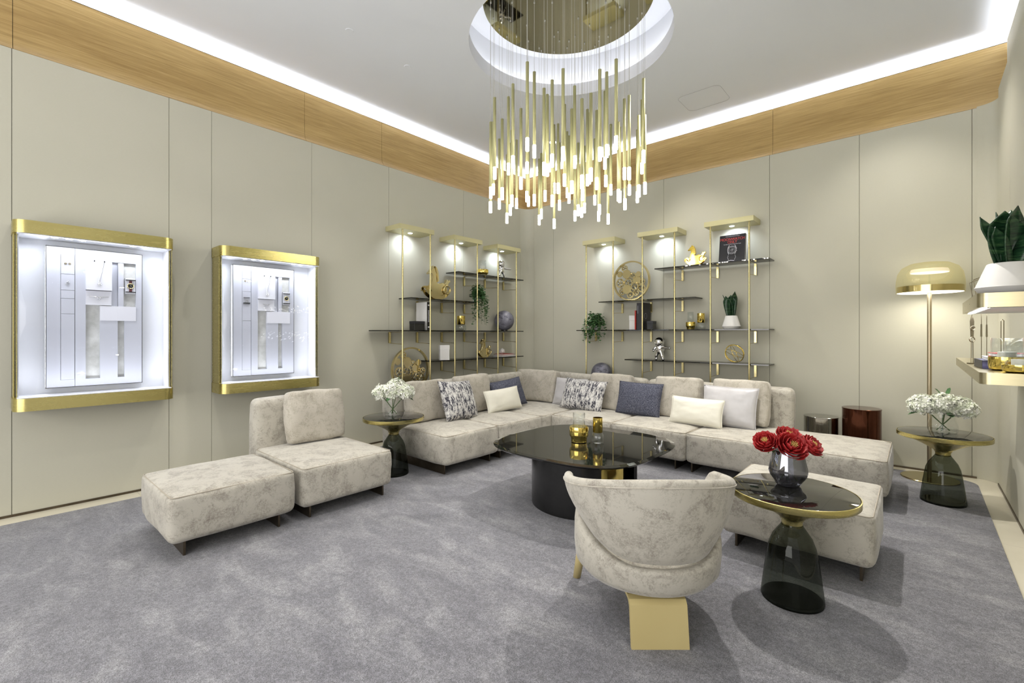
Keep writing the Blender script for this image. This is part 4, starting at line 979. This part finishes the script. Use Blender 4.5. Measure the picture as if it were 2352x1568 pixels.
def moon_globe(label, x, y, z, r):
    t = thing('moon_globe', label, 'globe', (x, y, z))
    bm = NB(); bmesh.ops.create_uvsphere(bm, u_segments=48, v_segments=28, radius=r, matrix=Matrix.Translation((0, 0, r+.006))); s = obj('sphere', bm, M['globe'], t, smooth=True)
    bm = NB(); rnd = random.Random(3)
    for k in range(9):
        a = math.radians(-40+rnd.uniform(-45, 45)); e = math.radians(rnd.uniform(-25, 40)); d = Vector((math.cos(e)*math.cos(a), math.cos(e)*math.sin(a), math.sin(e)))
        tt = d.cross(Vector((0, 0, 1))).normalized(); c = Vector((0, 0, r+.006))
        L_ = r*rnd.uniform(.08, .2); pts = [c+(d+tt*(q*L_/r)).normalized()*(r+.0004) for q in (-1, -.5, 0, .5, 1)]
        for p0, p1 in zip(pts, pts[1:]):
            u = Vector((0, 0, r*.025)); bm.faces.new([bm.verts.new(v) for v in (p0-u, p1-u, p1+u, p0+u)])
    obj('_map_lettering', bm, M['globemark'], s).name = 'dark_patch'
    bm = NB(); lathe(bm, [(0, 0), (r*.35, 0), (r*.33, .012), (0, .012)], 24); obj('stand', bm, M['blackgloss'], t)
moon_globe('grey moon globe on the long shelf of the left wall unit', -4.49, 4.95, 1.291, .142)
moon_globe('grey moon globe half hidden behind the sofa back, on the lowest back wall shelf', -3.215, 5.5, .581, .136)

def bookstand(name, label, cat, parts, x, y, z, rz=0, rx=0):
    t = thing(name, label, cat, (x, y, z), rz)
    if rx: t.rotation_euler = (rx, 0, rz)
    for nm, b6, m in parts:
        bm = NB(); box(bm, *b6, .0008, 1); obj(nm, bm, M[m], t)
    return t
def upright_book(label, x, y, z, w, d, h_, cover, spine, rz=0, name='book'):
    """spine faces -y, thickness along x"""
    return bookstand(name, label, 'book', [('pages', (-w/2+.003, w/2-.003, -d/2+.004, d/2-.004, .003, h_-.003), 'paper'), ('cover', (-w/2, -w/2+.003, -d/2, d/2, 0, h_), cover), ('cover', (w/2-.003, w/2, -d/2, d/2, 0, h_), cover), ('spine', (-w/2, w/2, -d/2-.001, -d/2+.003, 0, h_), spine)], x, y, z, rz)
# left wall unit: book with pale cover face and black spine, standing square to the wall
t = upright_book('tall pale grey book with black spine on the left wall long shelf', -4.50, 3.50, 1.291, .045, .21, .335, 'paper', 'blackbook', R90)
bm = NB()
for k in range(9): box(bm, -.008, .008, -.1075, -.1065, .10+k*.016, .108+k*.016)
box(bm, -.010, .010, -.1075, -.1065, .29, .305); box(bm, -.010, .010, -.1075, -.1065, .03, .045); obj('spine_lettering', bm, M['txt_white'], t)
bookstand('box', 'small black box in front of the pale book on the left wall unit', 'box', [('lid', (-.075, .075, -.05, .05, .075, .105), 'blackbook'), ('body', (-.073, .073, -.048, .048, 0, .075), 'blackgloss')], -4.43, 3.36, 1.291, R90)
bookstand('box', 'white rectangular box on the low shelf of the left wall unit', 'box', [('lid', (-.06, .06, -.05, .05, .13, .185), 'paper'), ('body', (-.058, .058, -.048, .048, 0, .13), 'whitepot')], -4.45, 3.79, .923, math.radians(60))
bookstand('book', 'white book lying flat under the red book on the low left wall shelf', 'book', [('pages', (-.15, .15, -.085, .085, .003, .015), 'paper'), ('cover', (-.155, .155, -.09, .09, 0, .003), 'whitepot'), ('cover', (-.155, .155, -.09, .09, .015, .018), 'whitepot')], -4.51, 4.98, .923, R90)
bookstand('book', 'red book lying flat on the white book on the low left wall shelf', 'book', [('pages', (-.125, .125, -.075, .075, .003, .015), 'paper'), ('cover', (-.13, .13, -.08, .08, 0, .003), 'red'), ('cover', (-.13, .13, -.08, .08, .015, .019), 'red')], -4.51, 4.98, .942, R90)
bm = NB(); bmesh.ops.create_icosphere(bm, subdivisions=1, radius=.045, matrix=Matrix.Translation((-4.50, 4.915, 1.000))); o = obj('geometric_ornament', bm, M['whitepot']); tag(o, 'small white faceted ornament on top of the red book', 'ornament')
# back wall unit books
bookstand('box', 'small white box left of the black book on the back wall long shelf', 'box', [('lid', (-.045, .045, -.05, .05, .12, .18), 'paper'), ('body', (-.043, .043, -.048, .048, 0, .12), 'whitepot')], -2.735, 5.49, 1.301)
upright_book('slim red book beside the black book on the back wall long shelf', -2.675, 5.50, 1.301, .016, .20, .24, 'red', 'red')
t = upright_book('tall black book on the back wall long shelf under the gear hoop', -2.61, 5.50, 1.301, .09, .20, .335, 'blackbook', 'blackbook')
bm = NB(); tube(bm, [(.046, -.04+.035*math.cos(a*PI/8), .17+.035*math.sin(a*PI/8)) for a in range(16)], .002, 5, True)
box(bm, -.03, -.026, -.1035, -.1015, .2, .3); obj('cover_print', bm, M['grey_print'], t)
bookstand('box', 'small black box right of the tall black book on the back wall shelf', 'box', [('lid', (-.04, .04, -.05, .05, .075, .105), 'blackbook'), ('body', (-.038, .038, -.048, .048, 0, .075), 'blackgloss')], -2.49, 5.47, 1.301)

def text(parent, body, size, loc, m, rot=(PI/2, 0, 0), name='lettering', sx=1):
    cu = bpy.data.curves.new(name, 'FONT'); cu.body = body; cu.size = size; cu.align_x = 'CENTER'; cu.extrude = .0003; cu.space_line = .78
    o = bpy.data.objects.new(name, cu); C.objects.link(o)
    dg = bpy.context.evaluated_depsgraph_get(); dg.update()
    me = bpy.data.meshes.new_from_object(o.evaluated_get(dg)); bpy.data.objects.remove(o)
    me.materials.clear(); o = link(name, me, m, parent); o.location = loc; o.rotation_euler = rot; o.scale = (sx, 1, 1); return o
# upright picture-cover book
t = thing('coffee_table_book', 'black book titled MOONWATCH ONLY in red, leaning on the back wall top shelf', 'book', (-1.555, 5.455, 2.0465), 0)
t.rotation_euler = (math.radians(-9), 0, 0)
bm = NB(); box(bm, -.132, .132, .004, .028, .003, .307); obj('pages', bm, M['paper'], t)
bm = NB(); box(bm, -.135, .135, 0, .004, 0, .31); box(bm, -.135, .135, .028, .032, 0, .31); box(bm, -.135, -.131, 0, .032, 0, .31); cov = obj('cover', bm, M['blackbook'], t)
text(cov, 'MOONWATCH\nONLY', .043, (0, -.0012, .245), M['txt_red'], sx=.86)
text(cov, "The Ultimate OMEGA Speedmaster Guide", .0105, (0, -.0012, .198), M['txt_white'])
text(cov, "Gregoire Rossier & Anthony Marquie", .0095, (0, -.0012, .29), M['txt_white'])
bm = NB(); zc_ = .135; tube(bm, ring_pts(.044, 32, 'xz', (0, -.001, zc_)), .0022, 5, True); tube(bm, ring_pts(.034, 32, 'xz', (0, -.001, zc_)), .0009, 5, True)
for a in range(12):
    c_, s_ = math.cos(a*PI/6), math.sin(a*PI/6); tube(bm, [(.028*c_, -.001, zc_+.028*s_), (.033*c_, -.001, zc_+.033*s_)], .0012, 4)
for cx_, cz in ((-.014, 0), (.014, 0), (0, -.014)): tube(bm, ring_pts(.008, 14, 'xz', (cx_, -.001, zc_+cz)), .0007, 4, True)
tube(bm, [(0, -.001, zc_-.005), (0, -.001, zc_+.028)], .0012, 4); tube(bm, [(0, -.001, zc_), (.016, -.001, zc_+.014)], .0014, 4)
for s_ in (-1, 1):
    tube(bm, [(s_*.044, -.001, zc_), (s_*.040, -.001, zc_+.03), (s_*.028, -.001, zc_+.055)], .003, 5); tube(bm, [(s_*.044, -.001, zc_), (s_*.040, -.001, zc_-.03), (s_*.03, -.001, zc_-.05)], .0022, 5)
    tube(bm, [(s_*.03, -.001, .02), (s_*.042, -.001, .05), (s_*.035, -.001, .075)], .0014, 5)
tube(bm, [(.046, -.001, zc_+.014), (.052, -.001, zc_+.016)], .003, 5); tube(bm, [(.047, -.001, zc_-.012), (.053, -.001, zc_-.012)], .003, 5)
tube(bm, [(-.04, -.001, .008), (-.01, -.001, .016), (.03, -.001, .009)], .003, 5)
obj('printed_watch', bm, M['txt_white'], cov)

# snake plants
def snake_plant(label, x, y, z, s, leaves, pr=1.0, pz=1.0, rz=0, n=6):
    t = thing('potted_snake_plant', label, 'plant', (x, y, z), rz)
    bm = NB(); lathe(bm, [(a*s*pr, b_*s*pz) for a, b_ in ((0, 0), (.42, 0), (.435, .01), (.52, .17), (.50, .20), (.33, .78), (.31, .80), (.28, .80), (.28, .74), (0, .74))], 48); obj('pot', bm, M['whitepot'], t, auto=50)
    bm = NB(); lathe(bm, [(0, .745*s*pz), (.275*s*pr, .745*s*pz)], 24, False, False); obj('soil', bm, M['soil'], t)
    for (a, lean, H, w, tw) in leaves:
        bm = NB(); rows = []; d = Vector((math.cos(a), math.sin(a), 0)); sd = Vector((-math.sin(a+tw), math.cos(a+tw), 0)); nrm = sd.cross(Vector((0, 0, 1)))
        for k in range(13):
            v = k/12; wd = w*s*(.42+.9*math.sin(PI*min(1, .12+v*.62))-.35*v)*(1-max(0, (v-.72)/.28)**1.6)
            wd = max(wd, .001); c_ = Vector((0, 0, .74*s*pz))+d*(.10*s+lean*s*v**1.5)+Vector((0, 0, H*s*v)); cup = .35*wd
            rows.append([bm.verts.new(c_+sd*wd*u+nrm*(-cup*(1-u*u))) for u in (-1, -.6, 0, .6, 1)])
        for a_, b_ in zip(rows, rows[1:]):
            for k in range(4): bm.faces.new((a_[k], a_[k+1], b_[k+1], b_[k]))
        o = obj('leaf', bm, M['snake'], t, smooth=True); o.modifiers.new('s', 'SOLIDIFY').thickness = .004*s/.2
    return t
snake_plant('white potted snake plant on the back wall long shelf', -1.565, 5.49, 1.3015, .185,
            [(-2.4, .25, 1.25, .26, .5), (-.6, .20, 1.50, .25, .1), (-1.5, .05, 1.30, .28, .2), (3.0, .42, 1.35, .16, .3), (.6, .15, 1.4, .24, 0), (1.8, .1, 1.25, .22, .4)])

def trailing_plant(label, x, y, z, w, dep, hang, up, seed, n=900, rz=0):
    rnd = random.Random(seed); t = thing('trailing_plant', label, 'plant', (x, y, z), rz)
    bm = NB(); lathe(bm, [(0, 0), (.04, 0), (.05, .06), (.046, .06), (.04, .05), (0, .05)], 20); obj('pot', bm, M['whitepot'], t, auto=40)
    bm = NB(); st = NB(); k = 0
    vines = []
    for i in range(34):
        a = rnd.uniform(0, 2*PI); r = rnd.uniform(.35, 1); ex, ey = math.cos(a)*w*r, -abs(math.sin(a))*dep*r-.02 if rnd.random() < .75 else math.sin(a)*dep*.4
        dr = hang*rnd.uniform(.15, 1)*(1 if ey < -dep*.2 else .0); p0 = Vector((0, 0, .055)); p1 = Vector((ex*.5, ey*.5, .06+up*rnd.uniform(.4, 1))); p2 = Vector((ex, ey, .03+up*.2)); p3 = Vector((ex*.95, ey-.02, .02-dr))
        vines.append([p0, p1, p2, p3])
        tube(st, [p0, p1, p2, p3] if dr > .01 else [p0, p1, p2], .0014, 4)
    for i in range(n):
        v = vines[i % len(vines)]; q = rnd.random()*3*(1 if v[3].z < -.01 else .66); j = min(2, int(q)); f = q-j; p = v[j].lerp(v[j+1], f)+Vector((rnd.uniform(-.014, .014), rnd.uniform(-.014, .014), rnd.uniform(-.012, .012)))
        d = Vector((rnd.uniform(-1, 1), rnd.uniform(-1, .6), rnd.uniform(-.5, .4))).normalized(); leafquad(bm, p, d, rnd.uniform(.026, .042), rnd.uniform(.012, .019), Vector((rnd.uniform(-.4, .4), rnd.uniform(-.4, .4), 1)).normalized())
    obj('_foliage', bm, M['leaf'], t).name = 'foliage'; obj('vine', st, M['stem'], t)
trailing_plant('trailing green plant hanging from the right end of the left wall second shelf', -4.46, 4.36, 1.671, .12, .15, .33, .17, 5, 1100, rz=R90-.1)
trailing_plant('trailing green plant spilling over the left end of the back wall long shelf', -3.27, 5.47, 1.301, .17, .16, .20, .18, 6, 1100)

def figurine(label, x, y, z, s, rz):
    """small chrome astronaut with a bubble helmet and one arm stretched out"""
    t = thing('chrome_figurine', label, 'figurine', (x, y, z), rz)
    V = [(0, 0, .42), (0, 0, .62), (0, 0, .74), (.10, 0, .40), (.16, -.05, .20), (.20, -.02, .05), (.27, -.10, .03), (-.10, 0, .40), (-.17, -.04, .20), (-.16, 0, .05), (-.17, -.12, .03),
         (.15, 0, .66), (.36, -.06, .62), (.56, -.10, .60), (.66, -.12, .62), (-.15, 0, .66), (-.28, -.10, .52), (-.22, -.22, .44)]
    E_ = [(0, 1), (1, 2), (0, 3), (3, 4), (4, 5), (5, 6), (0, 7), (7, 8), (8, 9), (9, 10), (1, 11), (11, 12), (12, 13), (13, 14), (1, 15), (15, 16), (16, 17)]
    Rr = [.19, .18, .11, .12, .085, .08, .06, .10, .085, .08, .06, .085, .065, .055, .06, .085, .065, .06]
    me = bpy.data.meshes.new('body'); me.from_pydata([(a*s, b_*s, c*s) for a, b_, c in V], E_, [])
    o = link('body', me, M['silver'], t); md = o.modifiers.new('k', 'SKIN')
    for i, r in enumerate(Rr): me.skin_vertices[0].data[i].radius = (r*s, r*s)
    me.skin_vertices[0].data[0].use_root = True; md.use_smooth_shade = True; sb = o.modifiers.new('u', 'SUBSURF'); sb.levels = 2; sb.render_levels = 2
    bm = NB(); bmesh.ops.create_uvsphere(bm, u_segments=28, v_segments=18, radius=.24*s, matrix=Matrix.Translation((-.02*s, 0, .90*s))); hm = obj('helmet', bm, M['silver'], t, smooth=True)
    bm = NB(); tube(bm, [((-.02+.12*math.cos(a*PI/10))*s, -.20*s, (.90+.12*math.sin(a*PI/10))*s) for a in range(20)], .018*s, 6, True); obj('visor_rim', bm, M['silver'], hm, smooth=True)
    bm = NB(); box(bm, -.14*s, .14*s, .10*s, .24*s, .42*s, .74*s, .03*s); obj('backpack', bm, M['silver'], t, auto=40)
figurine('chrome astronaut figurine on the top shelf of the left wall unit', -4.5, 4.905, 2.046, .225, R90-.3)
figurine('chrome astronaut figurine on the low shelf of the back wall unit', -2.40, 5.5, .926, .245, -.1)
# ring sculpture
t = thing('ring_sculpture', 'interlocking gold ring sculpture on the low shelf of the back wall unit', 'sculpture', (-1.535, 5.5, .926))
for rx, ry, r, kk in ((.35, .5, .10, 1), (1.2, .3, .097, 0), (-.5, 1.1, .097, 0), (1.5, 1.2, .095, 0)):
    bm = NB(); mt = Matrix.Translation((0, 0, .104)) @ Matrix.Rotation(ry, 4, 'Y') @ Matrix.Rotation(rx, 4, 'X')
    tube(bm, [mt @ Vector(p) for p in ring_pts(r, 40, 'xz')], .005 if kk else .003, 6, True)
    if kk:
        for k in range(36): a = 2*PI*k/36; tube(bm, [mt @ Vector((r*.99*math.cos(a), -.013, r*.99*math.sin(a))), mt @ Vector((r*.99*math.cos(a), .013, r*.99*math.sin(a)))], .0032, 5)
    obj('ring', bm, M['gold'], t, smooth=True)

# ------------------------------------------------------------------ right wall shelves
def side_shelf(label, x0, y0, y1, z0, z1, light=False):
    t = thing('brass_wall_shelf', label, 'shelf', (XR, y0, 0))
    lx = x0-XR; L_ = y1-y0; r = .035
    pts = [(-.0005, 0)]
    for k in range(7): a = math.radians(270-90*k/6); pts.append((lx+r+r*math.cos(a), r+r*math.sin(a)))
    pts += [(lx, L_), (-.0005, L_)]
    bm = NB(); prism(bm, pts, z1-z0, 'xy', z0); obj('board', bm, M['brass_pale'], t, auto=35)
    if light:
        bm = NB(); box(bm, lx+.02, lx+.035, .05, L_-.05, z0-.004, z0-.0005); obj('light_strip', bm, M['led'], t)
        bm = NB(); box(bm, lx+.045, -.005, .05, L_-.05, z0-.002, z0-.0005); obj('underside', bm, M['white'], t)
        area('shelf_strip_light', (XR+lx+.10, y0+L_/2, z0-.012), (0, 0, 0), .05, L_-.12, 1.6, COVE)
    return t
side_shelf('upper brass edged shelf on the right wall, carrying the large snake plant', .20, 2.95, 3.87, 1.368, 1.432, True)
side_shelf('lower brass edged shelf on the right wall, carrying books and gold candle bowls', .20, 2.84, 4.50, 1.032, 1.082)
snake_plant('large white potted snake plant on the upper right wall shelf', .312, 3.10, 1.4325, .20,
            [(-2.35, .62, 1.10, .16, 1.4), (-2.1, .40, .85, .15, 1.0), (-1.9, .16, 1.22, .34, .9), (-.9, .10, 1.32, .34, .4), (.0, .50, 1.15, .28, .6), (1.3, .10, 1.30, .24, .1), (2.6, .12, 1.28, .22, .3)], 1.10, .88)
# wire sculpture behind the pot
bm = NB(); A_ = Vector((.215, 3.50, 1.4335))
pts = [(.225, 3.55, 1.435), (.215, 3.60, 1.53), (.32, 3.60, 1.585), (.225, 3.52, 1.54), (.235, 3.50, 1.435), (.30, 3.62, 1.50), (.24, 3.52, 1.455), (.33, 3.60, 1.47)]
tube(bm, pts, .0025, 5); tag(obj('wire_sculpture', bm, M['handmetal']), 'thin bronze wire sculpture behind the large snake plant on the right wall', 'sculpture')
# tall clock-hand sculptures standing on the lower shelf
def clock_hand(label, x, y, h_, kind):
    t = thing('clock_hand_sculpture', label, 'sculpture', (x, y, 1.0825), math.radians(35))
    bm = NB(); box(bm, -.018, .018, -.012, .012, 0, .006); obj('foot', bm, M['handmetal'], t)
    bm = NB()
    if kind == 0:
        tube(bm, [(-.006, 0, .006), (-.005, 0, h_*.46)], .0018, 5); tube(bm, [(.006, 0, .006), (.005, 0, h_*.46)], .0018, 5)
        tube(bm, ring_pts(.013, 16, 'xz', (0, 0, h_*.49)), .0028, 6, True); prism(bm, [(-.007, h_*.54), (.007, h_*.54), (.010, h_*.86), (0, h_), (-.010, h_*.86)], .003, 'xz', -.0015); tube(bm, ring_pts(.011, 16, 'xz', (0, -.004, h_*.72)), .0022, 6, True)
    elif kind == 1:
        tube(bm, [(0, 0, .006), (0, 0, h_)], .0018, 5); prism(bm, [(-.004, h_*.55), (.004, h_*.55), (.003, h_*.8), (-.003, h_*.8)], .003, 'xz', -.0015)
    else:
        tube(bm, [(-.007, 0, .006), (-.007, 0, h_-.007), (-.0, 0, h_), (.007, 0, h_-.007), (.007, 0, .006)], .0022, 5)
    obj('hand', bm, M['handmetal'], t)
clock_hand('bronze clock hand with two eyelets, leftmost of the hands on the lower right shelf', .225, 3.62, .275, 0)
clock_hand('plain thin bronze clock hand just right of the eyelet hand', .262, 3.63, .275, 1)
clock_hand('thin bronze clock hand, third from the left on the lower right shelf', .285, 3.66, .272, 1)
clock_hand('short looped bronze clock hand behind the glass sleeve', .345, 3.66, .245, 2)
# books and candle bowls on the lower shelf
bookstand('book', 'thick dark blue purple book, bottom of the stack on the lower right shelf', 'book', [('pages', (-.096, .096, -.115, .115, .004, .036), 'paper'), ('cover', (-.1, .1, -.12, .12, 0, .004), 'navybook'), ('cover', (-.1, .1, -.12, .12, .036, .040), 'navybook'), ('spine', (-.1, .1, -.121, -.117, 0, .04), 'navybook'), ('spine', (-.101, -.097, -.12, .12, 0, .04), 'blackbook')], .325, 3.28, 1.0825, .05)
bookstand('book', 'thin pale book in the middle of the stack on the lower right shelf', 'book', [('pages', (-.082, .082, -.10, .10, .002, .012), 'paper'), ('cover', (-.085, .085, -.103, .103, 0, .002), 'panelwhite'), ('cover', (-.085, .085, -.103, .103, .012, .014), 'panelwhite')], .33, 3.285, 1.123, .0)
bookstand('book', 'small red book on top of the stack on the lower right shelf', 'book', [('pages', (-.062, .062, -.08, .08, .002, .015), 'paper'), ('cover', (-.065, .065, -.083, .083, 0, .002), 'red'), ('cover', (-.065, .065, -.083, .083, .015, .018), 'red')], .335, 3.29, 1.1375, .05)
def bowl(label, x, y, z, r, gh, gl):
    t = thing('candle_bowl', label, 'candle holder', (x, y, z))
    bm = NB(); lathe(bm, [(0, 0), (r*.75, 0), (r*.95, .006), (r, .02), (r, gh), (r-.003, gh), (r-.004, .02), (0, .012)], 40); obj('gold_bowl', bm, M['gold'], t, auto=50)
    bm = NB(); lathe(bm, [(r*.86, gh*.5), (r*.86, gh+gl)], 40, False, False); g = obj('glass_sleeve', bm, M['clear'], t, smooth=True); g.modifiers.new('s', 'SOLIDIFY').thickness = .004
    bm = NB(); lathe(bm, [(0, .014), (r*.5, .014), (r*.5, gh+.022), (0, gh+.022)], 28); obj('candle', bm, M['wax'], t, auto=40)
bowl('gold candle bowl with glass sleeve beside the stacked books on the lower right shelf', .305, 3.08, 1.0825, .062, .062, .085)
bowl('gold candle bowl nearest the viewer on the lower right shelf', .33, 2.925, 1.0825, .058, .035, .10)

# ------------------------------------------------------------------ repeated things share a group phrase
GROUPS = {'wall_display_cabinet': 'brass wall display cabinets', 'wristwatch': 'watches in the wall cabinets', 'necklace': 'necklaces in the wall cabinets', 'bracelet': 'bracelets in the wall cabinets',
          'earring': 'earrings in the wall cabinets', 'wall_shelving_unit': 'gold pole shelving units', 'ottoman': 'velvet ottomans', 'sofa_module': 'modules of the corner sofa', 'back_cushion': 'velvet back cushions',
          'throw_pillow': 'throw pillows on the sofa', 'bell_side_table': 'glass and brass side tables', 'drum_side_table': 'cylinder tables by the back wall', 'white_hydrangea': 'white hydrangeas in vases',
          'red_peony': 'red peonies in the vase', 'glass_vase': 'glass flower vases', 'candle_holder': 'gold candle holders', 'tealight_vase': 'gold and glass candle vases', 'rocking_horse_sculpture': 'gold rocking horses',
          'gear_wheel_sculpture': 'gold gear hoops', 'moon_globe': 'grey moon globes', 'book': 'books on the shelves', 'box': 'small boxes on the shelves', 'potted_snake_plant': 'potted snake plants',
          'trailing_plant': 'trailing plants on the shelves', 'chrome_figurine': 'chrome figurines', 'brass_wall_shelf': 'brass edged right wall shelves', 'clock_hand_sculpture': 'bronze clock hands on the right wall shelf',
          'candle_bowl': 'gold candle bowls', 'sprinkler_cover': 'sprinkler covers'}
for o in C.objects:
    if o.parent is None and 'label' in o and 'group' not in o:
        g = GROUPS.get(o.name.split('.')[0])
        if g: o['group'] = g
